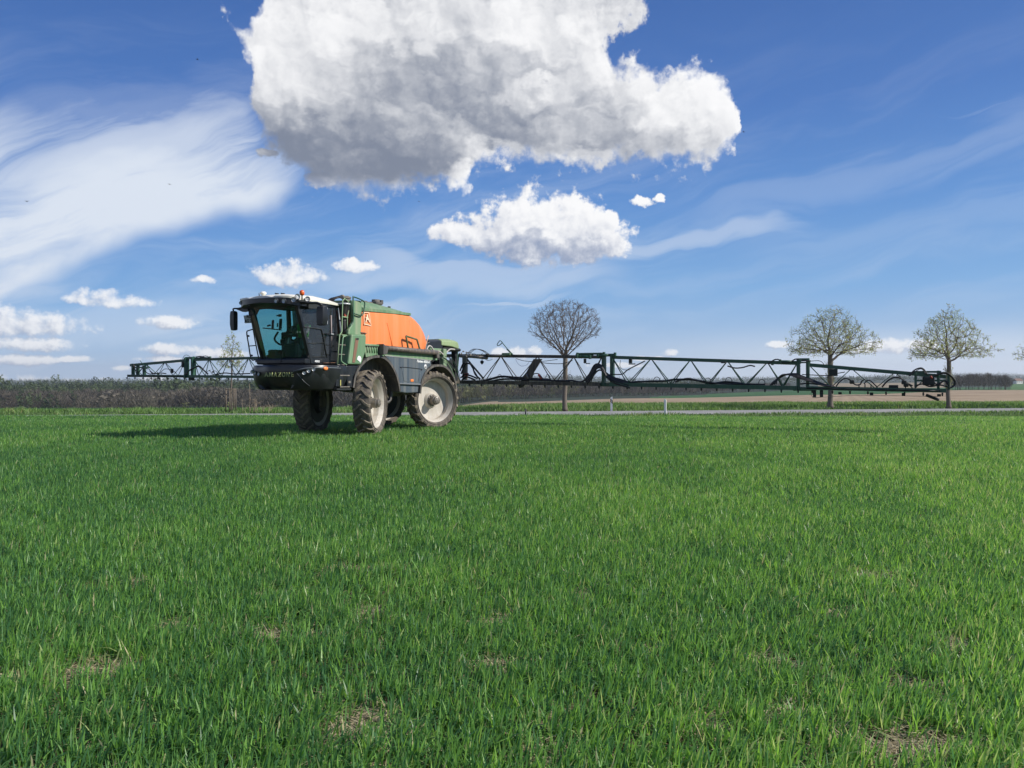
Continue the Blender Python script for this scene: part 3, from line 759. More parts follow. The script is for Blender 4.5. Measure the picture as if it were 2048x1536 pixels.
def spots(px0, px1, d0, d1, step, seed, jit=0.45):
    """jittered places on the far land between two bearings and two distances (d0, d1 may be functions of the bearing)"""
    r = np.random.default_rng(seed); out = []
    D0 = d0 if callable(d0) else (lambda p: d0); D1 = d1 if callable(d1) else (lambda p: d1)
    dlo = min(D0(p) for p in np.linspace(px0, px1, 30)); dhi = max(D1(p) for p in np.linspace(px0, px1, 30))
    d = dlo
    while d < dhi:
        dp = step / d * FPX; p = px0 + r.random() * dp
        while p < px1:
            pj = p + r.normal(0, jit) * dp; dj = d + r.normal(0, jit) * step
            if D0(p) <= dj <= D1(p): out.append((pj, dj))
            p += dp
        d += step * (1.0 + (d / 900.0))
    q = np.array(out); X = (q[:, 0] - 1024) / FPX * q[:, 1]; Z = far_z(q[:, 0], np.minimum(q[:, 1], 3200)) + (5 * np.sin(X * 0.004 + 1.1) + 4 * np.sin(X * 0.009)) * sstep(q[:, 1], 1500, 3000)
    return np.stack([X, q[:, 1], Z], 1), q
r = np.random.default_rng(3)
TC = [tmpl_conifer(r) for _ in range(6)]; TR = [tmpl_round(r) for _ in range(6)]; TB = [tmpl_bare(r) for _ in range(8)]; TP = [tmpl_round(r, 46, .45, .2) for _ in range(5)]
TS = [tmpl_conifer(r, 9) for _ in range(4)]
MT_con = leaf_mat('conifer_woods', (0.026, 0.046, 0.022), (0.085, 0.115, 0.050), rough=0.8, trans=0.15, spec=0.1)
MT_bare = leaf_mat('bare_woods', (0.060, 0.055, 0.045), (0.155, 0.138, 0.110), rough=0.9, trans=0.1, spec=0.1)
MT_bud = leaf_mat('budding_woods', (0.10, 0.105, 0.05), (0.23, 0.24, 0.10), rough=0.8, trans=0.2, spec=0.1)
lw = lambda p: 395 + 20 * math.sin(p * .02)
P, q = spots(-420, 905, lw, 470, 4.6, 5); n = len(P)
scatter('bare_woodland', TB + TP[:1], P, r.uniform(6.0, 12.0, n) * (.6 + .75 * vnoise(P[:, 0], P[:, 1], .03, 4)), r.uniform(1.1, 1.9, n), np.clip(vnoise(P[:, 0], P[:, 1], .03, 9) * 1.3 - .2, 0, .9), MT_bare, 'bare brown broadleaf wood along the foot of the left hill')
P, q = spots(-420, 905, 402, 1000, 6.0, 6); n = len(P)
cl_ = vnoise(P[:, 0], P[:, 1], 0.02, 4) + r.normal(0, .12, n) + sstep(P[:, 1], 420, 600) * 0.30
k = cl_ > 0.46
scatter('conifer_woodland', TC + TP, P[k], r.uniform(7.5, 15.5, k.sum()) * (.55 + .85 * vnoise(P[k][:, 0], P[k][:, 1], .022, 2)) * np.where(r.random(k.sum()) < .06, 1.3, 1), r.uniform(0.7, 1.3, k.sum()), r.random(k.sum()) * .8, MT_con, 'dark green conifer wood climbing the left hill', seed=2)
k = ~k
scatter('brown_woodland', TB, P[k], r.uniform(9, 14, k.sum()), r.uniform(1.1, 1.8, k.sum()), r.random(k.sum()) * .7, MT_bare, 'grey brown leafless trees mixed among the conifers on the left hill', seed=3)
P, q = spots(-420, 905, 380, 393, 9, 8, 1.5); k = r.random(len(P)) < .30; P = P[k]
scatter('budding_scrub', TR, P, r.uniform(3, 6.0, len(P)), r.uniform(1.2, 1.8, len(P)), r.random(len(P)), MT_bud, 'yellow green budding scrub in front of the left wood', seed=4)
mw = lambda p: np.interp(p, [880, 1000, 1300, 1560], [455, 470, 600, 690])
P, q = spots(905, 1575, mw, lambda p: mw(p) + 75, 4.2, 15); n = len(P)
gr = sstep(q[:, 0], 1250, 950) * .55
k = r.random(n) > gr
hh = np.interp(q[:, 0], [880, 1250, 1400, 1575], [10.5, 11, 9.5, 7.0])
scatter('pole_woodland', TB, P[k], hh[k] * r.uniform(.85, 1.12, k.sum()), r.uniform(0.8, 1.3, k.sum()), r.random(k.sum()) * .75, MT_bare, 'grey leafless wood with close upright trunks behind the sprayer boom', seed=5)
scatter('budding_woodland', TB + TP, P[~k], hh[~k] * r.uniform(.8, 1.1, (~k).sum()), r.uniform(0.9, 1.5, (~k).sum()), r.random((~k).sum()) * .6, MT_bud, 'wood with first yellow green buds right of the sprayer rear wheel', seed=6)
P, q = spots(880, 1420, lambda p: mw(p) + 80, 1100, 7.5, 16); n = len(P)
scatter('dark_woodland', TC + TP, P, r.uniform(8, 13, n), r.uniform(1, 1.5, n), r.random(n) * .6, MT_con, 'dark conifers showing just above the leafless wood in the middle', seed=7)
P, q = spots(1898, 2024, 445, 495, 4.4, 17); n = len(P)
scatter('copse', TB, P, (11.2 - 2.2 * np.abs((q[:, 0] - 1961) / 63) ** 2.4) * r.uniform(.74, 1.08, n), r.uniform(.9, 1.4, n), r.random(n) * .5, MT_bare, 'round leafless copse on the bare field at the right edge', 'copse', seed=8)
P, q = spots(1100, 2400, 2350, 3150, 13, 18); n = len(P)
scatter('distant_ridge_woods', TS, P, r.uniform(10, 19, n), r.uniform(1.2, 2.2, n), r.random(n) * .7, MT_con, 'wooded ridge on the horizon, blue with distance', seed=9)
P, q = spots(-170, 1090, 2350, 3150, 14, 28); n = len(P)
scatter('distant_left_woods', TS, P, r.uniform(9, 18, n), r.uniform(1.2, 2.2, n), r.random(n) * .7, MT_con, 'thin line of far woods on the horizon above the left forest', seed=19)
P, q = spots(1560, 2300, 1380, 1560, 9, 19); n = len(P)
k = vnoise(P[:, 0], P[:, 1], 0.012, 3) > .35; P = P[k]; n = len(P)
scatter('field_margin_trees', TS + TR[:2], P, r.uniform(7, 14, n), r.uniform(1.2, 1.8, n), r.random(n), MT_con, 'broken line of dark trees between the far fields on the right', seed=10)

# ------------------------------------------------------------------ roadside trees
MT_bark = mat('bark', (0.14, 0.115, 0.092), 0.9, dirt=(0.17, 0.16, 0.12), amt=0.5, scale=6, bump=0.8, var=0.3)
MT_twig = mat('twigs', (0.12, 0.095, 0.075), 0.9, scale=5, var=0.3)
MT_leaf2 = leaf_mat('young_leaves', (0.16, 0.20, 0.05), (0.38, 0.44, 0.14), (0.30, 0.18, 0.09), rough=0.6, trans=0.45)
MT_budr = leaf_mat('brown_buds', (0.08, 0.05, 0.04), (0.15, 0.10, 0.07), rough=0.8, trans=0.1)
def colonize(env, trunk_h, lean, seed, npts, step=0.13, kill=0.24, infl=1.3, up=0.0, droop=0.0, start=None):
    r = np.random.default_rng(seed)
    A = env(r, npts)
    nodes = [np.array([0, 0, 0.0])]; par = [-1]
    z = 0
    while z < trunk_h:
        z += 0.2; nodes.append(np.array([lean[0] * z + 0.03 * math.sin(z * 2 + seed), lean[1] * z + .02 * math.sin(z * 1.3), z])); par.append(len(nodes) - 2)
    N = np.array(nodes); alive = np.ones(len(A), bool); tried = {}
    near_d = np.full(len(A), 1e9); near_i = np.zeros(len(A), int)
    def upd(j0):
        Nn = N[j0:]
        d = np.linalg.norm(A[:, None, :] - Nn[None, :, :], axis=2); m = d.argmin(1); dm = d[np.arange(len(A)), m]
        b = dm < near_d; near_d[b] = dm[b]; near_i[b] = m[b] + j0
    j = max(1, len(nodes) - (start or 6)); near_d[:] = 1e9; upd(j)
    for it in range(260):
        act = alive & (near_d < max(infl, 9.0 if it < 12 else infl))
        if not act.any(): break
        idx = near_i[act]; dirs = A[act] - N[idx]; dirs /= np.linalg.norm(dirs, axis=1)[:, None] + 1e-9
        new = []
        for k in np.unique(idx):
            d = dirs[idx == k].sum(0); ln = np.linalg.norm(d)
            if ln < 1e-6: continue
            d = d / ln + r.normal(0, 0.14, 3) + np.array([0, 0, up - droop * max(0, math.hypot(N[k][0], N[k][1]) - 1.4)]); d /= np.linalg.norm(d)
            c = tried.get(k, 0)
            if c > 3: continue
            tried[k] = c + 1
            new.append((N[k] + d * step * r.uniform(.8, 1.2), k))
        if not new: break
        j0 = len(N); N = np.vstack([N, [p for p, _ in new]]); par += [k for _, k in new]
        upd(j0); alive &= near_d > kill
    return N, par
def tree(name, base, height, trunk_h, env, seed, npts, r_base, label, group, leaves=None, mat_leaf=None, twigs=3, up=0.0, droop=0.0, lean=(0, 0), suckers=0, tip=0.010, leaf_size=0.05, kill=.24, start=None, twig_len=0.3):
    root = empty(name, base); tag(root, label, 'tree', group)
    N, par = colonize(env, trunk_h, lean, seed, npts, kill=kill, up=up, droop=droop, start=start)
    r = np.random.default_rng(seed + 50); n = len(N)
    ch = [[] for _ in range(n)]
    for i in range(1, n): ch[par[i]].append(i)
    rad = np.zeros(n)
    for i in range(n - 1, -1, -1):
        rad[i] = tip if not ch[i] else sum(rad[c] ** 2.25 for c in ch[i]) ** (1 / 2.25)
    sc = r_base / rad[0]; rad = np.where(rad > tip * 2, rad * (sc ** np.clip(np.log(rad / tip) / np.log(rad[0] / tip), 0, 1)), rad)
    nt_ = int(trunk_h / 0.2)
    def chains(pick):
        out = []; todo = [(0, None)]
        while todo:
            i, p = todo.pop(); c = [p] if p is not None else []
            while True:
                c.append(i)
                if not ch[i]: break
                k = sorted(ch[i], key=lambda q: -rad[q]); todo += [(q, i) for q in k[1:]]; i = k[0]
            out.append(c)
        return out
    tr, cr = MB(), MB(); first = True
    for c in chains(None):
        pts = [N[i] for i in c]; rr = [rad[i] for i in c]
        if not first: rr[0] = rr[1] if len(rr) > 1 else rr[0]
        if len(pts) < 2: continue
        if first:
            rr = [q * (1 + 0.5 * math.exp(-p[2] / .22)) for q, p in zip(rr, pts)]
            m = next((k for k, q in enumerate(rr) if q < 0.03), len(rr))
            m = max(m, 3); tr.tube(pts[:m], rr[:m], 10)
            if len(pts) - m > 1: cr.tube(pts[m - 1:], rr[m - 1:], 4, False)
            first = False
        else: cr.tube(pts, rr, 6 if rr[0] > .04 else (4 if rr[0] > .02 else 3), False)
    tips = [i for i in range(nt_ + 1, n) if not ch[i] or (rad[i] < 0.02 and r.random() < 0.35)]
    L = []
    for i in tips:
        d0 = N[i] - N[par[i]]; d0 = d0 / (np.linalg.norm(d0) + 1e-9)
        for _ in range(twigs):
            d = d0 + r.normal(0, .45, 3) + np.array([0, 0, .15 - droop]); d /= np.linalg.norm(d); ln = r.uniform(.5, 1.2) * twig_len
            p1 = N[i] + d * ln * .5; p2 = p1 + (d + np.array([0, 0, .25]) + r.normal(0, .2, 3)) * ln * .5
            cr.tube([N[i], p1, p2], [0.0065, 0.005, 0.0035], 3, False)
            L += [p2, p1 + r.normal(0, .03, 3)]
    for _ in range(suckers):
        z0 = r.uniform(trunk_h * .42, trunk_h * .8); a = r.random() * 6.28; p = np.array([lean[0] * z0, lean[1] * z0, z0]); d = np.array([math.cos(a) * .5, math.sin(a) * .5, 1.0]); ln = r.uniform(.5, 1.3)
        pts = [p, p + d * ln * .3 + r.normal(0, .05, 3), p + d * ln * .65 + r.normal(0, .06, 3) + np.array([0, 0, .1])]
        cr.tube(pts, [.012, .009, .005], 3, False); L += [pts[2], pts[1]]
        for _ in range(3):
            e = pts[1] + r.normal(0, .12, 3) + np.array([0, 0, .2]); cr.tube([pts[1], e], [.006, .003], 3, False); L.append(e)
    tr.build('trunk', MT_bark, root); c_ = cr.build('crown', MT_twig, root)
    if leaves:
        L = np.array(L); L = L[r.random(len(L)) < min(1, leaves)]; k = max(1, int(round(leaves))) ; L = np.repeat(L, k, 0) + r.normal(0, .035, (len(L) * k, 3)); n = len(L)
        d1 = r.normal(size=(n, 3)); d1 /= np.linalg.norm(d1, axis=1)[:, None]; d2 = np.cross(d1, r.normal(size=(n, 3))); d2 /= np.linalg.norm(d2, axis=1)[:, None]
        s = (leaf_size * r.uniform(.6, 1.3, n))[:, None]
        V = np.stack([L - d1 * s, L - d2 * s * .45, L + d1 * s, L + d2 * s * .45], 1).reshape(-1, 3)
        np_mesh('leaves', V, np.arange(4 * n), np.arange(n) * 4, mat_leaf, c_, attrs={'tone': np.repeat(r.random(n), 4)})
    return root
def at(px, Y, dz=0.0):
    x = (px - 1024) / FPX * Y
    return Vector((x, Y, float(ground_z(x, Y)) + dz))
def env_fan(cz, rx, rz, low, seed=0):
    """crown volume: rounded top, narrowing to the fork"""
    def f(r, n):
        out = []
        while len(out) < n:
            p = r.uniform(-1, 1, 3)
            if p @ p > 1: continue
            if r.random() > 0.45 + 0.55 * (p @ p): continue
            z = p[2] * rz
            if z < 0 and math.hypot(p[0], p[1]) < -p[2] * low: pass
            lim = 1.0 if p[2] > -.15 else max(0.1, 1 - (-.15 - p[2]) * 1.0)
            out.append((p[0] * rx * lim, p[1] * rx * lim, cz + z))
        return np.array(out)
    return f
def env_droop(cz, rx, rz, taper=.18):
    def f(r, n):
        out = []
        while len(out) < n:
            p = r.uniform(-1, 1, 3)
            if p @ p > 1: continue
            q = math.hypot(p[0], p[1]); z = cz + p[2] * rz * (1 if p[2] > 0 else .62) * (1 + .08 * math.sin(6 * p[0] + 3 * p[1])) - 0.95 * q * q + .15
            k = 1 + .13 * math.sin(3 * math.atan2(p[1], p[0]) + p[2] * 3 + rx) + .10 * math.sin(7 * math.atan2(p[1], p[0]) - p[2] * 5)
            k *= 1 - taper * max(0, p[2]) ** 1.2 * 1.4
            out.append((p[0] * rx * k, p[1] * rx * k, z))
        return np.array(out)
    return f
def env_cone(z0, z1, rx):
    def f(r, n):
        out = []
        while len(out) < n:
            t = r.random() ** 1.3; a = r.random() * 6.283; q = math.sqrt(r.random()) * rx * (1 - t) ** .8 * (.5 + .5 * min(1, t * 6 + .4)) + .03
            out.append((math.cos(a) * q, math.sin(a) * q, z0 + (z1 - z0) * t))
        return np.array(out)
    return f
YT = 53.2
m = YT / FPX                                               # metres per photograph pixel at the tree row
TG = 'trees along the far side of the road'
tree('leafless_tree', at(1130, YT - .6), 0, 2.8, env_fan(5.75, 2.6, 2.05, .5), 3, 2000, .165, 'leafless tree with a tall fan shaped brown crown, left of the two budding trees', TG, leaves=.4, mat_leaf=MT_budr, twigs=4, tip=.007, up=.12, leaf_size=.03, start=5, kill=.2, suckers=26)
YT2 = 57.0
tree('budding_tree', at(1661, YT2), 0, 3.6, env_droop(5.35, 3.15, 2.25), 5, 1700, .19, 'wide budding tree with drooping limbs behind the outer boom joint', TG, leaves=1.0, mat_leaf=MT_leaf2, twigs=3, tip=.0065, droop=.10, start=11, kill=.2, suckers=60, leaf_size=.052)
tree('budding_tree', at(1897, YT2 + .6), 0, 3.2, env_droop(5.25, 2.85, 2.45, .36), 8, 1500, .155, 'narrower budding tree standing behind the folded tip of the boom', TG, leaves=1.2, mat_leaf=MT_leaf2, twigs=3, tip=.0065, droop=.08, start=12, kill=.2, suckers=52, leaf_size=.058)
tree('budding_tree', at(2128, YT2 + 1.5), 0, 3.2, env_droop(4.9, 3.3, 2.1), 12, 900, .2, 'tree outside the frame whose twig tips reach in at the right edge', TG, leaves=1.4, mat_leaf=MT_leaf2, twigs=3, droop=.08, start=8, leaf_size=.058)
YS = 50.5
tree('young_tree', at(463, YS), 0, 2.9, env_cone(2.9, 5.35, 1.0), 21, 330, .055, 'slim young tree with a conical budding crown held by wooden stakes', TG, leaves=1.8, mat_leaf=MT_leaf2, twigs=2, tip=.007, start=5, leaf_size=.05, kill=.16, twig_len=.22)
wood = mat('stake_wood', (0.15, 0.12, 0.09), 0.9, dirt=(0.25, 0.22, 0.17), amt=0.4, scale=5, bump=0.4)
st = empty('tree_stake_frame', at(464, YS)); tag(st, 'frame of weathered wooden stakes around the young tree trunk', 'tree stake')
for sx_, sy_ in ((-.33, -.2), (-.02, -.36), (.33, -.2), (.0, .35)):
    MB().tube([(sx_, sy_, -.1), (sx_ * .96, sy_ * .96, 1.52)], [.042, .036], 8).build('stake', wood, st)
q4 = [(-.33, -.2), (-.02, -.36), (.33, -.2), (.0, .35)]
for i in range(4):
    a_, b_ = q4[i], q4[(i + 1) % 4]
    MB().tube([(a_[0] * 1.06, a_[1] * 1.06, 1.44), (b_[0] * 1.06, b_[1] * 1.06, 1.45)], .026, 6).build('crossbar', wood, st)
# dry pale brush lying by the road and a thin sapling
pale = mat('dry_wood', (0.34, 0.27, 0.19), 0.9, scale=6, var=0.2)
def brush(px, Y, hgt, wid, n, seed, label, thick=.016):
    r = random.Random(seed); mb = MB()
    for _ in range(n):
        a = r.uniform(-.5, 3.6); x0 = r.uniform(-wid, wid) * .45; y0 = r.uniform(-.2, .2); L = hgt * r.uniform(.5, 1.1)
        dx = r.uniform(-.3, 1.0); pts = [Vector((x0, y0, 0))]
        for k in range(6):
            pts.append(pts[-1] + Vector((dx * L * .16 + r.uniform(-.05, .05), r.uniform(-.07, .07), L * (.24 - .045 * k) + r.uniform(-.03, .03))))
        mb.tube(pts, [thick * (1 - k / 8) for k in range(7)], 5)
        for k in (2, 3, 4, 5):
            e = pts[k] + Vector((r.uniform(-.1, .3), r.uniform(-.12, .12), r.uniform(-.08, .24))); mb.tube([pts[k], e], [thick * .55, thick * .25], 4, False)
    o = mb.build('dry_brush', pale); o.location = at(px, Y); return tag(o, label, 'brushwood', 'dry brush by the road')
brush(500, 49.6, 1.15, 1.2, 11, 3, 'larger heap of pale dry twigs bending right, beside the staked tree')
brush(531, 49.7, .75, .7, 9, 8, 'smaller clump of pale dry twigs close to the sprayer front', .014)
mb = MB(); mb.tube([(0, 0, 0), (.03, 0, .9), (-.01, 0, 1.9)], [.02, .014, .007], 6)
for z_, dx in ((.7, .1), (1.0, -.12), (1.3, .09), (1.5, -.07)): mb.tube([(.01, 0, z_), (dx, 0.02, z_ + .28)], [.007, .003], 4)
o = mb.build('bare_sapling', pale); o.location = at(499, 50.2); tag(o, 'thin bare sapling rising from the heap of dry twigs', 'sapling')

# ------------------------------------------------------------------ road marker posts
mk_white = mat('marker_white', (0.80, 0.80, 0.78), 0.45, dirt=(0.4, 0.38, 0.33), amt=0.2, scale=6, var=.03)
mk_black = mat('marker_black', (0.012, 0.012, 0.014), 0.5)
mk_refl = mat('marker_reflector', (0.7, 0.7, 0.72), 0.2, metal=.4)
def marker(px, Y, label, band, rz=0.0):
    t = empty('road_marker_post', at(px, Y), rz); tag(t, label, 'marker post', 'white marker posts along the road')
    prof = [(-.075, -.05), (.075, -.05), (.05, .05), (-.05, .05)]
    def ring(z0, z1, g=0.0, sl=0.0): return [[(x * (1 + g), y * (1 + g), z0 + (x * sl)) for x, y in prof], [(x * (1 + g), y * (1 + g), z1 + (x * sl)) for x, y in prof]]
    mb = MB(); mb.loft(ring(-.1, .95), smooth=False); mb.loft([[(x, y, .95) for x, y in prof], [(x * .8, y * .8, 1.0 + x * .5) for x, y in prof]], smooth=False); mb.build('post', mk_white, t)
    if band:
        MB().loft(ring(.58, .83, .04, -.9), smooth=False).build('band', mk_black, t)
        MB().box((0, -.055, .70), (.045, .012, .15)).build('reflector', mk_refl, t)
    return t
marker(1223, 53.0, 'white marker post with a slanted black band beyond the road', True, R(-8))
marker(1330.5, 47.0, 'plain white marker post on the near side of the road', False, R(170))
t = empty('short_black_post', at(1051, 46.0)); tag(t, 'short thin black post with a yellow green cap beside the road', 'post')
MB().tube([(0, 0, -.1), (.01, 0, .46)], .045, 8).build('post', mk_black, t)
MB().cyl((.01, 0, .46), (.01, 0, .50), .05, .03, 8).build('cap', mat('cap_green', (.25, .35, .05), .5), t)
# a farmhouse far behind the field on the right and a few birds
hb = empty('farmhouse', Vector(((2035 - 1024) / FPX * 1050, 1050, float(far_z(2035, 1050)))), R(15)); tag(hb, 'tiny white farmhouse on the green slope at the far right', 'house')
MB().box((0, 0, 2.0), (11, 7, 4.4)).build('wall', mat('render_white', (.75, .73, .68), .8), hb)
MB().prism([(-4, 4.2), (4, 4.2), (0, 7.4)], -6, 6, 'x').build('roof', mat('roof_tile', (.16, .08, .05), .8), hb)
for wx_ in (-3.5, 0, 3.5): MB().box((wx_, -3.52, 2.4), (1.1, .1, 1.3)).build('window', M['dark'], hb)
bm_ = mat('bird_black', (0.015, 0.015, 0.018), .8)
for (bx, by, Yb, s_, rz_) in ((395, 119, 60, 1.0, .4), (339, 369, 70, 1.0, 2.0), (54, 403, 60, 1.15, -.5), (838, 403, 80, .9, 1.0), (1487, 264, 70, .9, 2.6)):
    mb = MB()
    mb.loft([[(x, r_ * math.cos(a), r_ * math.sin(a)) for a in [k * 1.0472 for k in range(6)]] for x, r_ in ((-.10, .006), (-.05, .018), (0, .024), (.05, .016), (.08, .010), (.10, .002))])
    for sg in (-1, 1): mb.add([(.035, .0, .01), (-.03, 0, .01), (-.045, sg * .09, .05), (.04, sg * .09, .055), (-.05, sg * .19, .02)], [(0, 1, 2, 3), (3, 2, 4)])
    mb.add([(-.09, -.01, 0), (-.09, .01, 0), (-.16, .03, .0), (-.16, -.03, .0)], [(0, 1, 2, 3)])
    o = mb.build('bird', bm_, solid=.004); o.location = ((bx - 1024) / FPX * Yb, Yb, EYE + (HOR - by) / FPX * Yb); o.rotation_euler = (.2, .1, rz_); o.scale = (s_,) * 3
    tag(o, {395: 'small dark bird high in the blue left of the big cloud', 339: 'small dark bird in front of the left cloud sheet', 54: 'small dark bird farthest left, over the white cloud sheet', 838: 'small dark bird below the big cloud', 1487: 'small dark bird just right of the big cloud nose'}[bx], 'bird', 'birds in the sky')
# ------------------------------------------------------------------ self propelled field sprayer
# machine frame: x forward, y towards its left side (facing the camera), z up; origin on the ground below the rear axle
HD = math.radians(27)
av = Vector((-math.sin(HD), -math.cos(HD), 0)); uv_ = Vector((math.cos(HD), -math.sin(HD), 0)); OM = Vector((-3.66, 25.79, 0))
SP = empty('field_sprayer', OM, math.atan2(av.y, av.x))
tag(SP, 'self propelled field sprayer with orange tank, black glazed cab and wide green folding boom', 'sprayer')
def pl(px, py, y):
    """point of the photograph on the machine plane y = const"""
    d = Vector(((px - 1024) / FPX, 1.0)); b = -(OM.xy + y * uv_.xy)
    det = av.x * -d.y + d.x * av.y; l = (b.x * -d.y + d.x * b.y) / det; s = (av.x * b.y - av.y * b.x) / det
    return Vector((l, y, EYE + (HOR - py) / FPX * s))
def pf(px, py, x):
    """point of the photograph on the machine plane x = const"""
    d = Vector(((px - 1024) / FPX, 1.0)); b = -(OM.xy + x * av.xy)
    det = uv_.x * -d.y + d.x * uv_.y; w = (b.x * -d.y + d.x * b.y) / det; s = (uv_.x * b.y - uv_.y * b.x) / det
    return Vector((x, w, EYE + (HOR - py) / FPX * s))
def grp(name, parent=SP, loc=(0, 0, 0), rz=0.0): return empty(name, loc, rz, parent)
def smooth_path(pts, n=6):
    P = [Vector(p) for p in pts]; out = []
    Q = [P[0] * 2 - P[1]] + P + [P[-1] * 2 - P[-2]]
    for i in range(1, len(Q) - 2):
        for k in range(n):
            t = k / n; a, b, c, d = Q[i - 1], Q[i], Q[i + 1], Q[i + 2]
            out.append(0.5 * ((2 * b) + (c - a) * t + (2 * a - 5 * b + 4 * c - d) * t * t + (3 * b - a - 3 * c + d) * t ** 3))
    return out + [P[-1]]
def rbar(pts, r, n=8, k=5): return MB().tube(smooth_path(pts, k) if len(pts) > 2 else pts, r, n)
def text_mesh(s, size, m, parent, name, M4, extrude=0.004, shear=0.0, sx=1.0):
    c = bpy.data.curves.new(name, 'FONT'); c.body = s; c.size = size; c.extrude = extrude; c.align_x = 'CENTER'; c.align_y = 'CENTER'; c.shear = shear; c.offset = size * .018
    t = bpy.data.objects.new(name, c); COL.objects.link(t)
    bpy.context.view_layer.update()
    me = bpy.data.meshes.new_from_object(t.evaluated_get(bpy.context.evaluated_depsgraph_get()))
    bpy.data.objects.remove(t); me.materials.clear(); me.materials.append(m)
    me.transform(Matrix.Diagonal((sx, 1, 1, 1)))
    me.transform(M4); o = bpy.data.objects.new(name, me); COL.objects.link(o); o.parent = parent; return o
def frame(origin, xdir, ydir):
    x = Vector(xdir).normalized(); z = x.cross(Vector(ydir)).normalized(); y = z.cross(x)
    return Matrix((( x.x, y.x, z.x, origin[0]), (x.y, y.y, z.y, origin[1]), (x.z, y.z, z.z, origin[2]), (0, 0, 0, 1)))

# --- wheels
TR, TWD = 0.975, 0.47
def make_wheel():
    w = grp('wheel')
    hw = TWD / 2
    ty = MB()
    prof = [(.735, -.19), (.77, -.235), (.84, -.255), (.90, -.245), (.925, -.20), (.935, -.10), (.938, 0), (.935, .10), (.925, .20), (.90, .245), (.84, .255), (.77, .235), (.735, .19)]
    ty.lathe(prof, n=72)
    for q in (.80, .865):                                            # moulded rings on the sidewall
        for sg in (-1, 1): ty.lathe([(q - .008, sg * .247), (q, sg * .262), (q + .008, sg * .250)], n=72)
    tx = MB(); NL = 21
    for sg in (-1, 1):
        for i in range(NL):
            a0 = 2 * math.pi * (i + (0.5 if sg > 0 else 0)) / NL
            path = [(-.012, .0, .928), (.05, .03, .93), (.12, .115, .925), (.19, .175, .915), (.245, .20, .895), (.262, .21, .862)]
            rings = []
            for k, (yy, da, rr) in enumerate(path):
                h = [.05, .052, .052, .05, .04, .012][k]; wd = .024 + .006 * k
                a = a0 - da
                t = .7
                def pt(rad, dy, dang): 
                    aa = a + dang / rad; return (rad * math.cos(aa), sg * (yy + dy), rad * math.sin(aa))
                ca, sa = math.cos(t), math.sin(t)
                o1, o2 = wd * ca, wd * sa * .8
                if k >= 4: o1, o2 = wd * 1.0, wd * .2
                rings.append([pt(rr - .01, o2, o1), pt(rr + h, o2 * .75, o1 * .75), pt(rr + h, -o2 * .75, -o1 * .75), pt(rr - .01, -o2, -o1)])
            tx.loft(rings, smooth=False)
    sharp_smooth(ty.build('tyre', M['rubber'], w), 40); tx.build('tread', M['mud'], w)
    rm = MB()
    rm.lathe([(.735, -.19), (.76, -.215), (.768, -.20), (.745, -.17), (.70, -.15), (.665, -.10), (.665, .03), (.68, .08), (.70, .13), (.745, .17), (.768, .20), (.76, .215), (.735, .19), (.69, .12), (.655, .06), (.655, -.10), (.69, -.155)], n=64, closed=True)
    rm.lathe([(.656, -.10), (.62, -.095), (.56, -.11), (.40, -.125), (.28, -.11), (.22, -.03), (.20, -.03), (.19, -.09), (.30, -.15), (.60, -.14), (.656, -.13)], n=64, closed=True)
    sharp_smooth(rm.build('rim', M['rim'], w), 30)
    hb_ = MB()
    hb_.lathe([(.0, .29), (.10, .285), (.125, .27), (.13, .20), (.15, .195), (.15, .0), (.20, -.01), (.20, -.03)], n=28, caps=False)
    for k in range(10):
        a = k * math.tau / 10; hb_.cyl((.175 * math.cos(a), -.02, .175 * math.sin(a)), (.175 * math.cos(a), .03, .175 * math.sin(a)), .016, n=6)
    for k in range(6):
        a = k * math.tau / 6; hb_.cyl((.085 * math.cos(a), .27, .085 * math.sin(a)), (.085 * math.cos(a), .30, .085 * math.sin(a)), .012, n=6)
    sharp_smooth(hb_.build('hub', M['steel'], w), 30)
    dr_ = MB(); dr_.lathe([(0, -.30), (.30, -.30), (.34, -.24), (.36, -.17), (.62, -.165), (.63, -.155)], n=32); sharp_smooth(dr_.build('shade_disc', M['dark'], w), 30)  # dark disc added inboard: the far wheel's shade is in its colour
    v_ = MB().cyl((.62, .06, -.22), (.66, .12, -.24), .012, n=6).build('valve', M['steel'], w)
    return w
def copy_tree(o, parent=None, skip=()):
    c = o.copy(); COL.objects.link(c)
    if parent: c.parent = parent
    for chd in list(o.children): copy_tree(chd, c)
    return c
W0 = make_wheel(); W0.location = (3.36, 1.1, TR - .02); W0.rotation_euler = (0, R(35), R(20)); W0.rotation_mode = 'XYZ'
def put_wheel(x, y, rz, spin, flip):
    w = copy_tree(W0); w.parent = SP; w.location = (x, y, TR - .02); w.rotation_euler = (0, R(spin), R(rz) + (math.pi if flip else 0)); return w
put_wheel(0, 1.1, -19, 10, False); put_wheel(3.36, -1.1, 17, 50, True); put_wheel(0, -1.1, -22, 80, True)
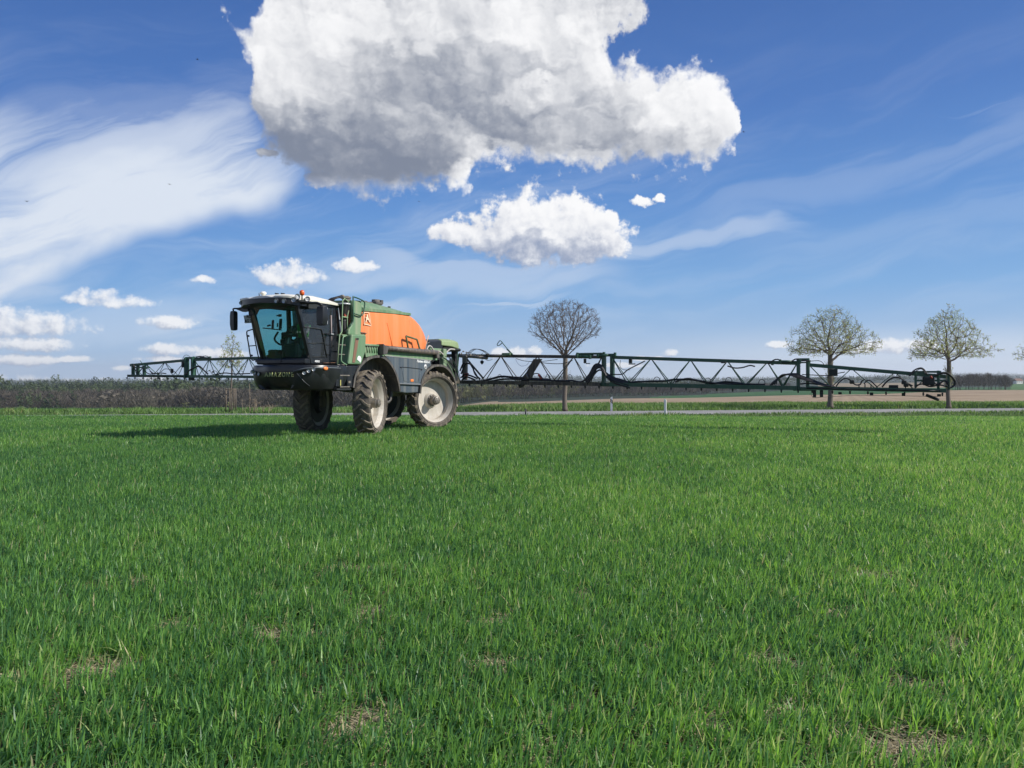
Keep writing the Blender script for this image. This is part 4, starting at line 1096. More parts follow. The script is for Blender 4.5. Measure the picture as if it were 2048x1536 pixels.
# --- wheel legs (portal struts), axles and chassis
for x in (3.36, 0):
    for sg in (1, -1):
        rzz = (20 if x > 1 else -20)
        mb = MB()
        mb.loft([[(x + dx * q, sg * (.80 if sg > 0 else .80) + dy * q, z) for dx, dy in ((-.12, -.06), (.12, -.06), (.12, .06), (-.12, .06))] for z, q in ((.80, 1.1), (1.05, .9), (1.5, 1.0), (1.62, 1.15))], smooth=False)
        mb.cyl((x, sg * .70, .95), (x, sg * 1.04, .95), .16, .18, 16)
        mb.cyl((x + .12, sg * .72, 1.15), (x + .12, sg * .72, 1.85), .05, n=10)
        mb.build('wheel_leg', M['dusty'], SP, bevel=.01)
mb = MB()
for sg in (-1, 1): mb.box((1.35, sg * .42, 1.62), (8.3, .14, .26), bev=.02)
for x in (-2.2, -.6, 0, .6, 2.2, 3.36, 4.6): mb.box((x, 0, 1.62), (.16, .82, .2))
for x in (0, 3.36): mb.box((x, 0, 1.66), (.24, 1.8, .24), bev=.03)
mb.box((1.7, 0, 1.40), (2.2, .8, .26), bev=.06)
mb.build('chassis', M['dusty'], SP)
# round fuel/air tank low between the wheels and a looped hose behind the front fender
MB().tube([(2.45, .66, 1.28), (1.3, .66, 1.28)], .17, 20).build('air_tank', M['dusty'], SP, bevel=.02)
rbar([(2.55, .86, 1.42), (2.50, .88, 1.12), (2.32, .88, .94), (2.12, .88, 1.0), (2.02, .88, 1.25), (2.0, .86, 1.42)], .055, 10).build('hose', M['fender'], SP)
MB().box((1.15, .72, 1.22), (.7, .5, .12), bev=.03).build('pump_housing', M['dusty'], SP)

# --- fenders
def fender(pts, y0, y1, side):
    p = smooth_path([(x, 0, z) for x, z in pts], 5); mb = MB(); t = .022; n = len(p)
    rings = []
    for i, q in enumerate(p):
        tg = (p[min(i + 1, n - 1)] - p[max(i - 1, 0)]).normalized(); nr = Vector((tg.z, 0, -tg.x)); nr = nr if nr.dot(q - Vector((sum(a.x for a in p) / n, 0, 1.0))) > 0 else -nr
        a, b, c = q, q + nr * t, q - nr * .05
        rings.append([(c.x, side * y1, c.z), (b.x, side * y1, b.z), (b.x, side * y0, b.z), (a.x, side * y0, a.z), (a.x, side * (y1 - .03), a.z), (c.x, side * (y1 - .03), c.z)])
    mb.loft(rings, smooth=True)
    return sharp_smooth(mb.build('fender', M['fender'], SP), 40)
FF = [(4.36, 1.42), (4.25, 1.80), (4.0, 2.08), (3.66, 2.27), (3.3, 2.345), (2.95, 2.33), (2.62, 2.18), (2.34, 1.90), (2.16, 1.58), (2.07, 1.28)]
FR_ = [(.98, 1.20), (.90, 1.56), (.66, 1.88), (.28, 2.08), (-.1, 2.14), (-.5, 2.11), (-.86, 1.95), (-1.16, 1.68), (-1.32, 1.30)]
for sg in (1, -1): fender(FF, .74, 1.27, sg); fender(FR_, .78, 1.27, sg)
# inner wheel house behind the front wheel: the big dark brown curved wall
for sg in (1, -1):
    p = smooth_path([(x, 0, z) for x, z in FF[3:]], 4); mb = MB()
    V = [(q.x, sg * .745, q.z) for q in p] + [(q.x, sg * .745, 1.28) for q in reversed(p)]
    mb.prism([(v[0], v[2]) for v in V], sg * .72, sg * .75); mb.build('wheel_house', M['fender'], SP)

# --- slate side panels between the axles
def arc_pts(pts, lo, hi): return [q for q in pts if lo <= q[1] <= hi]
panel_poly = [(2.86, 2.375), (.30, 2.285), (.28, 2.12), (.50, 2.02), (.70, 1.86), (.86, 1.66), (.93, 1.50), (2.12, 1.53), (2.26, 1.78), (2.40, 2.03), (2.60, 2.22)]
low_poly = [(.94, 1.49), (2.12, 1.52), (2.02, 1.26), (1.6, 1.22), (.98, 1.23)]
for sg in (1, -1):
    b = MB(); b.prism(panel_poly, sg * .5, sg * 1.24); pn = b.build('side_panel', M['slate'], SP, bevel=.02)
    b = MB(); b.prism(low_poly, sg * .5, sg * 1.19); b.build('skirt', M['slate'], pn, bevel=.03)
    MB().prism([(.93, 1.47), (2.11, 1.505), (2.13, 1.545), (.92, 1.515)], sg * 1.2, sg * 1.262).build('ledge', mat('ledge_grey', (.16, .18, .20), .4, dirt=DUST, amt=.3), pn, bevel=.008)
    MB().prism([(2.86, 2.39), (.30, 2.30), (.30, 2.272), (2.86, 2.362)], sg * 1.18, sg * 1.25).build('trim_strip', mat('trim_grey', (.24, .25, .25), .4, dirt=DUST, amt=.4), pn)
    if sg > 0:
        y = 1.243
        A, B_, C, D = pl(803, 734, y), pl(842, 738, y), pl(836, 764, y), pl(808, 762, y)
        rbar([A + Vector((0, 0, -.03)), A, B_, B_ + Vector((0, 0, -.05))], .012, 6, 3).build('panel_crease', M['black'], pn)
        MB().tube([A, D], .006, 5).tube([B_, C], .006, 5).tube([D, C], .006, 5).build('panel_crease', M['slate'], pn)
        for px, py in ((824, 761),):
            c = pl(px, py, y); l_ = MB().box(c, (.16, .03, .085), bev=.012).build('side_lamp', M['amber'], pn)
        c = pl(851, 734, y); s_ = MB().cyl((c.x, y - .01, c.z), (c.x, y + .006, c.z), .088, n=24).build('speed_sticker', M['wlabel'], pn)
        MB().lathe([(.068, .009), (.068, .011), (.076, .011), (.076, .009)], Matrix.Translation((c.x, y, c.z)), 24, closed=True).build('sticker_ring', M['dark'], s_)
        text_mesh('40', .085, M['dark'], s_, 'sticker_number', frame((c.x, y + .009, c.z), (-1, 0, 0), (0, 0, 1)), .002)
        c = pl(846.5, 723.4, y); text_mesh('Pantera 4502-A', .115, M['wlabel'], pn, 'type_lettering', frame((c.x, y + .004, c.z + .0), (-1, 0, -.035), (0, 0, 1)), .003, shear=.2)

# --- olive carrier beam, long pipe with end bracket, louvred cover, green cabinet
mb = MB(); mb.box((1.55, 1.10, 2.50), (3.1, .2, .26), bev=.02); mb.box((1.55, 1.19, 2.35), (3.3, .06, .09)); mb.build('side_beam', M['green'], SP)
MB().box((1.55, -1.10, 2.50), (3.1, .2, .26), bev=.02).build('side_beam', M['green'], SP)
pp = MB(); pp.cyl((3.0, 1.30, 2.60), (.0, 1.30, 2.545), .082, n=20)
pp.build('boom_pipe', mat('pipe_grey', (.085, .072, .066), .45, dirt=DUST, amt=.55, scale=4), SP)
MB().prism([(3.12, 2.72), (2.86, 2.60), (2.92, 2.42), (3.12, 2.38)], 1.12, 1.40).build('pipe_bracket', M['fender'], SP, bevel=.02)
MB().box((.06, 1.30, 2.46), (.16, .16, .2), bev=.02).build('pipe_bracket', M['fender'], SP)
gl = MB(); gl.prism([(3.80, 2.66), (3.16, 2.64), (3.14, 2.40), (3.72, 2.30)], .9, 1.21); gl.box((3.46, 1.215, 2.665), (.68, .05, .06), bev=.01)
lv = gl.build('louvre_cover', M['green'], SP, bevel=.01)
mb = MB()
for k in range(5): mb.tube([(3.68 - k * .115, 1.222, 2.62), (3.66 - k * .115, 1.222, 2.44)], .020, 6)
mb.build('ribs', M['green'], lv)
for k in range(5): pass
mb = MB(); mb.box((3.46, 1.228, 2.628), (.62, .03, .02)); mb.build('painted_shadow', M['dark'], lv)  # solid dark bar: the lip's shadow put into colour
cab_poly = [(4.42, 2.93), (3.80, 2.965), (3.76, 2.90), (3.80, 2.45), (3.99, 2.08), (4.58, 2.08)]
cb = MB(); cb.prism(cab_poly, .72, 1.26); cabinet = cb.build('green_cabinet', M['green'], SP, bevel=.045)
lp = [pl(711, 676, 1.268), pl(717.5, 676, 1.268), pl(710, 725, 1.268), pl(704.5, 725, 1.268)]
MB().prism([(p.x, p.z) for p in lp], 1.255, 1.272).build('level_strip', M['brown'], cabinet)
MB().prism([(p.x, p.z) for p in (pl(712.5, 676, 1.27), pl(717.5, 676, 1.27), pl(717, 680, 1.27), pl(712, 680, 1.27))], 1.256, 1.276).build('strip_end', M['dark'], cabinet)
logo = [(-.095, -.01), (-.07, .06), (-.01, .10), (.05, .085), (.09, .03), (.085, -.03), (.05, -.085), (.03, -.115), (.035, -.07), (.0, -.06), (-.01, -.03), (-.04, -.045), (-.06, -.02)]
c = pl(718.5, 718.5, 1.27); MB().prism([(c.x - a * 1.0, c.z + b) for a, b in logo], 1.258, 1.272).build('white_emblem', M['wlabel'], cabinet)
rbar([(4.68, 1.24, 2.86), (4.76, 1.24, 2.84), (4.80, 1.24, 2.72), (4.86, 1.24, 2.25), (4.82, 1.24, 2.14), (4.62, 1.24, 2.06)], .018, 8, 4).build('handrail', mat('handrail_green', (.20, .34, .20), .4), SP)

# --- tank with its green upper shell
def ring(x, W, zb, zt, rb, rt, top=0.0):
    """closed section across the machine; rounded corners, slightly bulged sides"""
    pts = []
    for (cy_, cz_, r_, a0, a1) in ((W - rb, zb + rb, rb, -90, 0), (W - rt, zt - rt, rt, 0, 90)):
        for k in range(6):
            a = R(a0 + (a1 - a0) * k / 5); pts.append((cy_ + r_ * math.cos(a), cz_ + r_ * math.sin(a)))
        if a0 == -90: pts += [(W + .018, zb + (zt - zb) * .35), (W + .02, zb + (zt - zb) * .62)]
    half = pts; full = half + [(0, zt + top)] + [(-y, z) for y, z in reversed(half)] + [(0, zb)]
    return [(x, y, z) for y, z in full]
tk = MB()
tk.loft([ring(4.20, 1.00, 2.30, 3.66, .12, .15), ring(4.12, 1.07, 2.30, 3.68, .12, .12), ring(3.2, 1.11, 2.35, 3.70, .1, .08), ring(2.2, 1.12, 2.40, 3.72, .1, .08), ring(1.40, 1.115, 2.50, 3.73, .1, .1),
         ring(1.30, 1.10, 2.50, 3.72, .1, .12), ring(1.15, 1.095, 2.50, 3.70, .1, .15), ring(.95, 1.09, 2.52, 3.64, .1, .18), ring(.70, 1.08, 2.55, 3.52, .1, .2), ring(.52, 1.06, 2.57, 3.39, .1, .2), ring(.40, 1.04, 2.58, 3.26, .1, .16), ring(.30, 1.02, 2.60, 3.12, .1, .12), ring(.24, .98, 2.62, 3.02, .1, .1)])
tank = sharp_smooth(tk.build('tank', M['orange'], SP), 40)
def crease(a, b, r, name='tank_rib', m_='orange'): MB().tube([a, b], [r, r * .8], 8).build(name, M[m_], tank)
for (a_, b_) in (((773, 645), (783, 693)),):
    p, q = pl(*a_, 1.112), pl(*b_, 1.112)
    mb = MB(); mb.loft([[(p.x - .03, 1.118, p.z), (p.x, 1.142, p.z - .02), (p.x + .03, 1.118, p.z)], [(q.x - .05, 1.106, q.z), (q.x, 1.165, q.z + .02), (q.x + .05, 1.106, q.z)]], smooth=False); mb.build('tank_rib', M['orange'], tank)
p = pl(818, 640, 1.11); q = pl(824, 690, 1.10)
mb = MB(); mb.loft([[(p.x - .05, 1.10, p.z), (p.x + .0, 1.126, p.z), (p.x + .03, 1.11, p.z)], [(q.x - .05, 1.09, q.z), (q.x, 1.122, q.z), (q.x + .03, 1.10, q.z)]], smooth=False); mb.build('tank_rib', M['orange'], tank)
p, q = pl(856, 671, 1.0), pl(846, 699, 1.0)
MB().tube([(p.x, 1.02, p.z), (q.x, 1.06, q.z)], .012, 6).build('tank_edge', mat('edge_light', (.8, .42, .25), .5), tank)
MB().box((.14, 0, 2.80), (.18, 1.9, .42), bev=.04).build('tank_rear_wall', mat('rear_blue_grey', (.06, .10, .12), .5), SP)
# emblem: pale outlined square with a stylised running shape
oc = pl(735.5, 638, 1.135)
def em(poly): return [(oc.x - a, oc.z + b) for a, b in poly]
ow = mat('emblem_cream', (.82, .62, .42), .5, var=.04)
e_ = MB(); e_.prism(em([(-.17, -.17), (.15, -.20), (.15, -.18), (-.165, -.145)]), 1.128, 1.142); e_.prism(em([(-.17, -.19), (-.15, -.19), (-.165, .19), (-.185, .19)]), 1.128, 1.142); e_.prism(em([(-.18, .17), (.05, .19), (.05, .21), (-.18, .195)]), 1.128, 1.142); e_.prism(em([(.05, .2), (.07, .2), (.16, -.19), (.14, -.19)]), 1.128, 1.142)
e_.prism(em([(-.12, .06), (-.06, .05), (-.05, .14), (.0, .13), (.01, .05), (.06, .0), (.10, -.10), (.06, -.09), (.02, -.03), (-.04, -.02), (-.08, -.10), (-.12, -.10), (-.08, .0)]), 1.130, 1.146)
e_.build('tank_emblem', ow, tank)
sh = MB()   # green shell on top: sits over the tank, corners sloping in
def sring(x, W, zb, zt, Wt): 
    return [(x, W, zb), (x, W + .005, zb + .08), (x, Wt + (W - Wt) * .35, zt - .06), (x, Wt, zt), (x, 0, zt + .03), (x, -Wt, zt), (x, -Wt - (W - Wt) * .35, zt - .06), (x, -W - .005, zb + .08), (x, -W, zb), (x, 0, zb)]
sh.loft([sring(4.25, 1.10, 3.66, 3.93, .86), sring(3.9, 1.13, 3.66, 3.96, .88), sring(2.9, 1.13, 3.68, 3.98, .80), sring(2.1, 1.13, 3.70, 3.94, .72), sring(1.45, 1.13, 3.705, 3.86, .80), sring(1.30, 1.12, 3.70, 3.76, 1.0)])
shell = sharp_smooth(sh.build('green_top_shell', M['green'], SP), 30)
MB().prism([(4.28, 3.92), (3.86, 3.95), (3.80, 3.66), (3.86, 3.0), (3.82, 2.93), (4.44, 2.93), (4.42, 3.05), (4.22, 3.30)], 1.04, 1.145).build('front_corner_panel', M['green'], SP, bevel=.03)
MB().prism([(4.28, 3.92), (3.86, 3.95), (3.80, 3.66), (3.86, 3.0), (3.82, 2.93), (4.44, 2.93), (4.42, 3.05), (4.22, 3.30)], -1.145, -1.04).build('front_corner_panel', M['green'], SP, bevel=.03)
MB().prism([(3.88, 3.0), (3.60, 3.0), (3.62, 3.02), (3.88, 3.03)], 1.1, 1.16).build('panel_step', M['dusty'], SP)
MB().box((4.235, 0, 3.0), (.05, 2.0, 1.30), bev=.02).build('tank_front_wall', M['orange_shade'], SP)
mb = MB(); mb.box((2.25, .45, 4.04), (.34, .30, .10), bev=.02); mb.cyl((2.25, .45, 4.0), (2.25, .45, 4.16), .13, n=16); mb.box((2.05, .45, 4.10), (.10, .2, .12)); mb.build('tank_lid', M['fender'], SP)
mb = MB(); mb.tube([(3.1, .55, 4.02), (2.5, .5, 4.03)], .025, 6); mb.box((2.95, .55, 4.03), (.2, .08, .05)); mb.build('top_pipe', M['steel'], SP)
MB().cyl((1.62, .5, 3.86), (1.62, .5, 4.0), .04, .05, 8).build('breather', M['dark'], SP)
# handle loop in front of the tank and the arch handle on its side
rbar([(4.44, 1.2, 3.16), (4.29, 1.2, 3.30), (4.29, 1.2, 3.6), (4.29, 1.2, 3.98), (4.24, 1.2, 4.01), (3.84, 1.2, 3.94), (3.76, 1.2, 3.84), (3.84, 1.2, 3.58), (3.94, 1.2, 3.50), (4.27, 1.2, 3.545)], .020, 8, 3).build('grab_loop', M['dgreen'], SP)
a1, a2, a3, a4 = (pl(*q, 1.28) for q in ((817, 701), (812, 672), (834, 679), (840, 700)))
mb = MB(); rb_ = .034
for p, q in ((a1, a2), (a2, a3), (a3, a4)): mb.tube([p, q], rb_, 6)
for p in (a2, a3): mb.add(*[[], []]) if False else None
mb.build('arch_handle', mat('olive_steel', (.10, .12, .045), .5, dirt=DUST, amt=.4), SP, bevel=.01)
MB().box((a4.x, 1.2, a4.z), (.12, .12, .1)).build('handle_foot', M['redpart'], SP)

# --- filling funnel, hoses and ladder between cab and tank
mb = MB(); fx, fy, fz = 4.42, .98, 3.76
mb.lathe([(.0, 0), (.05, 0), (.06, .12), (.14, .30), (.15, .42), (.17, .44), (.17, .47), (.13, .46), (.12, .32), (.04, .14)], Matrix.Translation((fx, fy, fz - .42)) @ Matrix.Rotation(R(90), 4, 'X'), 20)
sharp_smooth(mb.build('filling_funnel', M['hose'], SP), 40)
MB().lathe([(.155, .05), (.18, .05), (.18, .09), (.155, .09)], Matrix.Translation((fx, fy, fz - .03)) @ Matrix.Rotation(R(90), 4, 'X'), 20, closed=True).build('funnel_ring', M['chrome'], SP)
rbar([(4.42, .98, 3.36), (4.42, .99, 3.12), (4.38, 1.0, 2.98), (4.26, 1.02, 2.88), (4.12, 1.05, 2.84)], .062, 12).build('funnel_hose', M['hose'], SP)
mb = MB(); mb.cyl((4.42, .98, 3.40), (4.42, .98, 3.28), .045, n=10); mb.cyl((4.42, .98, 3.24), (4.42, .98, 3.20), .05, n=10); mb.box((4.40, 1.02, 3.52), (.16, .06, .18)); mb.box((4.34, 1.06, 3.62), (.06, .06, .1)); mb.build('funnel_valve', M['redpart'], SP)
mb = MB(); mb.box((4.36, .95, 4.0), (.34, .2, .05)); mb.box((4.28, .95, 3.95), (.18, .16, .10)); mb.cyl((4.45, .95, 3.95), (4.45, .95, 4.06), .05, n=8); mb.cyl((4.25, .95, 3.95), (4.25, .95, 4.05), .06, n=8); mb.build('hose_manifold', M['steel'], SP)
for dy_, r_ in ((0, .028), (.08, .022), (-.09, .026)): rbar([(4.72, .62 + dy_, 3.45), (4.74, .66 + dy_, 3.70), (4.66, .76 + dy_, 3.93), (4.45, .90 + dy_ * .4, 4.03 - abs(dy_) * .3)], r_, 8).build('air_hose', M['hose'], SP)
lg = mat('ladder_green', (.22, .36, .19), .45, dirt=DUST, amt=.3)
ld = grp('ladder', SP, (0, 0, 0))
rbar([(4.92, 1.16, 2.05), (4.80, 1.14, 2.9), (4.66, 1.10, 3.0), (4.60, 1.08, 3.88), (4.42, 1.08, 3.90), (4.30, 1.08, 3.86)], .016, 8, 2).build('ladder_rail', lg, ld)
rbar([(4.30, 1.08, 3.86), (4.34, 1.08, 3.62), (4.40, 1.08, 3.42), (4.40, 1.08, 3.1)], .014, 8, 2).build('ladder_rail', lg, ld)
MB().tube([(4.62, 1.08, 3.42), (4.38, 1.08, 3.42)], .018, 8).build('ladder_rung', lg, ld)
MB().tube([(4.86, 1.14, 2.62), (4.56, 1.14, 2.62)], .016, 8).build('ladder_rung', M['steel'], ld)
MB().tube([(4.90, 1.15, 2.35), (4.60, 1.15, 2.35)], .016, 8).build('ladder_rung', M['steel'], ld)
MB().tube([(4.93, 1.16, 2.06), (4.62, 1.16, 2.06)], .016, 8).build('ladder_rung', M['steel'], ld)
MB().box((4.42, .4, 2.9), (.42, 1.4, .05), bev=.01).build('platform', M['green'], SP)
MB().box((4.45, .1, 2.45), (.35, 1.5, .80)).build('equipment_bay', M['dark'], SP)

# --- front body: rounded bumper hull, lamps, lettering, steps
def plan(z, grow, back=4.62):
    """outline of the front body seen from above at height z"""
    f = 6.32 + grow
    pts = [(back, 1.25 + grow * .25), (5.3, 1.255 + grow * .3), (5.62, 1.20 + grow * .5), (5.88, 1.04 + grow * .6), (6.08, .78 + grow * .7), (f - .12, .42), (f, 0.0)]
    full = pts + [(x, -y) for x, y in reversed(pts[:-1])]
    sm = [(p.x, p.y) for p in smooth_path([(x, y, 0) for x, y in full], 4)]
    return [(x, y, z) for x, y in sm]
hull = MB()
hull.loft([plan(1.36, -.52, 5.0), plan(1.39, -.34, 4.95), plan(1.50, -.16, 4.7), plan(1.66, -.04), plan(1.80, .0), plan(1.90, .01), plan(2.0, -.01), plan(2.035, -.05), plan(2.04, -.16)], smooth=True)
bump = sharp_smooth(hull.build('front_body', M['black'], SP), 28)
# sculpted lower side wings
for sg in (1, -1):
    mb = MB(); P = [(6.12, .66, 1.86), (5.98, .93, 1.935), (5.70, 1.16, 1.955), (5.3, 1.262, 1.955), (4.9, 1.262, 1.95)]
    Q = [(5.90, .55, 1.48), (5.74, .86, 1.44), (5.5, 1.08, 1.43), (5.2, 1.18, 1.44), (4.95, 1.2, 1.46)]
    rings = []
    for (p, q) in zip(P, Q):
        o_ = Vector((.04, .03 * 1, 0)); p = Vector(p); q = Vector(q); mid = (p + q) / 2 + Vector((.05, .06, .03))
        rings.append([(v.x, v.y * sg, v.z) for v in (p, p + o_ - Vector((0, 0, .02)), mid, q, q - Vector((.2, .2, 0)), p - Vector((.2, .2, 0)))])
    mb.loft(rings); sharp_smooth(mb.build('wing', M['black'], bump), 30)
    MB().tube([(v[0] + .015, (v[1] + .015) * sg, v[2] + .012) for v in P], .011, 6).build('wing_edge', mat('wing_edge', (.16, .18, .19), .35), bump)
lamp_px = [(609, 746), (618, 742), (628, 739)]
def hull_point(px, py):
    """near side hull surface point seen at this place"""
    best = None
    for k in range(200):
        x = 6.3 - k * .004; p = pf(px, py, x)
        if p.y > 1.3: continue
        # outline at that height
        o = plan(p.z, .0)
        o = [q for q in o if q[1] * (1 if p.y >= 0 else -1) >= 0]
        o.sort(key=lambda q: abs(q[1])); ys = [abs(q[1]) for q in o]; xs = [q[0] for q in o]
        xo = float(np.interp(abs(p.y), ys, xs))
        if xo >= x: best = (p, o); break
    return best[0] if best else p
def lamp(name, pos, nrm, r, parent, body='black', lens='chrome', deep=.05):
    n = Vector(nrm).normalized(); q = n.to_track_quat('Y', 'Z').to_matrix().to_4x4()
    Mx = Matrix.Translation(Vector(pos)) @ q
    o = MB().lathe([(r * .5, -deep), (r * .95, -deep * .6), (r * 1.12, 0), (r * 1.1, .015), (r * .96, .015), (r * .9, .0)], Mx, 20, caps=False).build(name, M[body], parent)
    MB().lathe([(0.0, -.02), (r * .5, -.016), (r * .92, .006)], Mx, 20).build('lens', M[lens], o)
    MB().lathe([(0.0, .004), (r * .25, .002), (r * .3, -.01)], Mx, 12).build('bulb', M['wlabel'], o)
    return o
for i, (px, py) in enumerate(lamp_px):
    p = hull_point(px, py); lamp('headlight', p + Vector((.075, .055, 0)), (1, .75, 0), .048, bump)
for i, (px, py) in enumerate([(505.5, 744), (512, 746), (519, 748)]):
    p = hull_point(px, py); lamp('headlight', p + Vector((.03, 0, 0)), (1, -.1, 0), .048, bump)
p = pl(652, 737, 1.262); c = MB(); c.lathe([(0, .02), (.05, .016), (.07, 0), (.07, -.02)], Matrix.Translation((p.x, 1.262, p.z)) @ Matrix.Diagonal((1.25, 1, .72, 1)), 16); c.build('turn_signal', M['amber'], bump)
# lettering on the nose follows the curve of the hull
word = 'AMAZONE'
def nose_x(y, z=1.77):
    o = sorted([q for q in plan(z, -.01) if (q[1] >= 0) == (y >= 0)], key=lambda q: abs(q[1]))
    return float(np.interp(abs(y), [abs(q[1]) for q in o], [q[0] for q in o]))
def nose_at(px):
    x = 6.3
    for _ in range(12): y = pf(px, 751, x).y; x = nose_x(y)
    return x, y
for i, chx in enumerate(word):
    c_ = 534.5 + i * 8.4
    (x0, y0), (x1, y1), (xm, ym) = nose_at(c_ - 4), nose_at(c_ + 4), nose_at(c_)
    t_ = Vector((x1 - x0, y1 - y0, 0)).normalized(); nn = Vector((t_.y, -t_.x, 0)); nn = nn if nn.x > 0 else -nn
    text_mesh(chx, .165, M['letter'], bump, 'lettering', frame(Vector((xm, ym, 1.775)) + nn * .022, t_, (0, 0, 1)), .012, sx=1.05 * abs(y1 - y0) / .145)
MB().tube([tuple(hull_point(594, 746) + Vector((.012, 0, 0))), tuple(hull_point(607, 763) + Vector((-.02, 0, 0))), tuple(hull_point(614, 772) + Vector((-.1, 0, 0)))], .007, 5).build('nose_crease', mat('crease_grey', (.09, .1, .11), .4), bump)
# steps to the cab behind the body and the black tail panel before the fender
sb = MB(); sb.prism([(4.64, 2.035), (4.10, 2.05), (4.36, 1.72), (4.40, 1.42), (4.60, 1.42)], .7, 1.255); sb.build('rear_step_panel', M['black'], SP, bevel=.02)
MB().prism([(5.02, 2.02), (4.78, 2.02), (4.80, 1.45), (5.1, 1.45)], 1.0, 1.262).build('step_pillar', M['black'], SP, bevel=.02)
stp = grp('entry_steps', SP)
for x, z in ((4.72, 1.44), (4.72, 1.76)): MB().box((x, 1.16, z), (.42, .22, .035), bev=.008).build('step', M['steel'], stp)
MB().box((4.78, 1.12, 1.37), (.62, .34, .06), bev=.015).build('step', M['dark'], stp)
MB().box((4.93, 1.27, 1.56), (.02, .03, .16)).build('warning_sticker', M['yel'], SP)
c = pl(699, 764, 1.26); MB().box((c.x, 1.262, c.z), (.10, .012, .06)).build('small_sticker', M['steel'], SP)

# --- cab
cab = grp('cab', SP)
AT, AB = (6.22, .86, 3.64), (5.66, .88, 2.08)          # near A pillar top, bottom
def mir(p): return (p[0], -p[1], p[2])
def lerp(a, b, t): return tuple(a[i] + (b[i] - a[i]) * t for i in range(3))
NB = 10
def screen(t, v, bulge=.20):
    """windscreen surface: t across (0 near, 1 far), v up"""
    p = lerp(AB, AT, v); y = p[1] * (1 - 2 * t); return (p[0] + bulge * (1 - (2 * t - 1) ** 2), y, p[2])
ws = MB(); g_ = [[screen(i / NB, j / 6) for i in range(NB + 1)] for j in range(7)]
ws.loft([r_ for r_ in g_], closed=False, caps=False); ws.build('windscreen', M['glass'], cab)
body = MB()
body.box((5.25, 0, 2.14), (1.35, 1.78, .16), bev=.03)                                       # sill
for sg in (1, -1):
    a_, b_ = (AT if sg > 0 else mir(AT)), (AB if sg > 0 else mir(AB))
    body.loft([[(b_[0] - .07, b_[1] - .05 * sg, b_[2]), (b_[0] + .05, b_[1] - .06 * sg, b_[2]), (b_[0] + .03, b_[1] + .03 * sg, b_[2]), (b_[0] - .07, b_[1] + .03 * sg, b_[2])],
               [(a_[0] - .08, a_[1] - .05 * sg, a_[2] + .08), (a_[0] + .05, a_[1] - .06 * sg, a_[2] + .08), (a_[0] + .03, a_[1] + .03 * sg, a_[2] + .08), (a_[0] - .08, a_[1] + .03 * sg, a_[2] + .08)]], smooth=False)
    if sg < 0:   # the far pillar reads wide: pillar plus screen surround
        body.loft([[(b_[0] - .0, b_[1] + .05, b_[2]), (b_[0] + .09, b_[1] + .24, b_[2]), (b_[0] + .05, b_[1] + .24, b_[2]), (b_[0] - .05, b_[1] + .05, b_[2])],
                   [(a_[0] - .0, a_[1] + .05, a_[2]), (a_[0] + .09, a_[1] + .28, a_[2]), (a_[0] + .05, a_[1] + .28, a_[2]), (a_[0] - .05, a_[1] + .05, a_[2])]], smooth=False)
    # B pillar post just behind the door glass
    body.loft([[(4.95, sg * .80, 2.1), (4.56, sg * .80, 2.1), (4.56, sg * .90, 2.1), (4.95, sg * .90, 2.1)], [(4.93, sg * .80, 2.95), (4.60, sg * .80, 2.95), (4.60, sg * .90, 2.95), (4.93, sg * .90, 2.95)]], smooth=False)
    body.loft([[(4.72, sg * .82, 2.9), (4.58, sg * .82, 2.9), (4.58, sg * .90, 2.9), (4.72, sg * .90, 2.9)], [(4.78, sg * .80, 3.74), (4.66, sg * .80, 3.74), (4.66, sg * .88, 3.74), (4.78, sg * .88, 3.74)]], smooth=False)
    body.box((5.45, sg * .84, 3.70), (1.6, .07, .09))
    body.box((5.3, sg * .87, 2.20), (.95, .05, .18))
body.loft([[(5.80, y, 2.02) for y in (-.9, .9)] + [(5.74, y, 2.16) for y in (.9, -.9)]], caps=False) if False else None
lipr = [[(screen(i / NB, 0)[0] + .015, screen(i / NB, 0)[1], 2.03) for i in range(NB + 1)], [(screen(i / NB, 0)[0] + .012, screen(i / NB, 0)[1], 2.17) for i in range(NB + 1)], [(screen(i / NB, 0.1)[0] - .1, screen(i / NB, 0)[1], 2.17) for i in range(NB + 1)]]
body.loft(lipr, closed=False, caps=False)
body.box((4.60, 0, 2.45), (.07, 1.7, .75)); body.box((4.62, 0, 3.72), (.07, 1.7, .12))
body.build('cab_frame', M['black'], cab, bevel=.012)
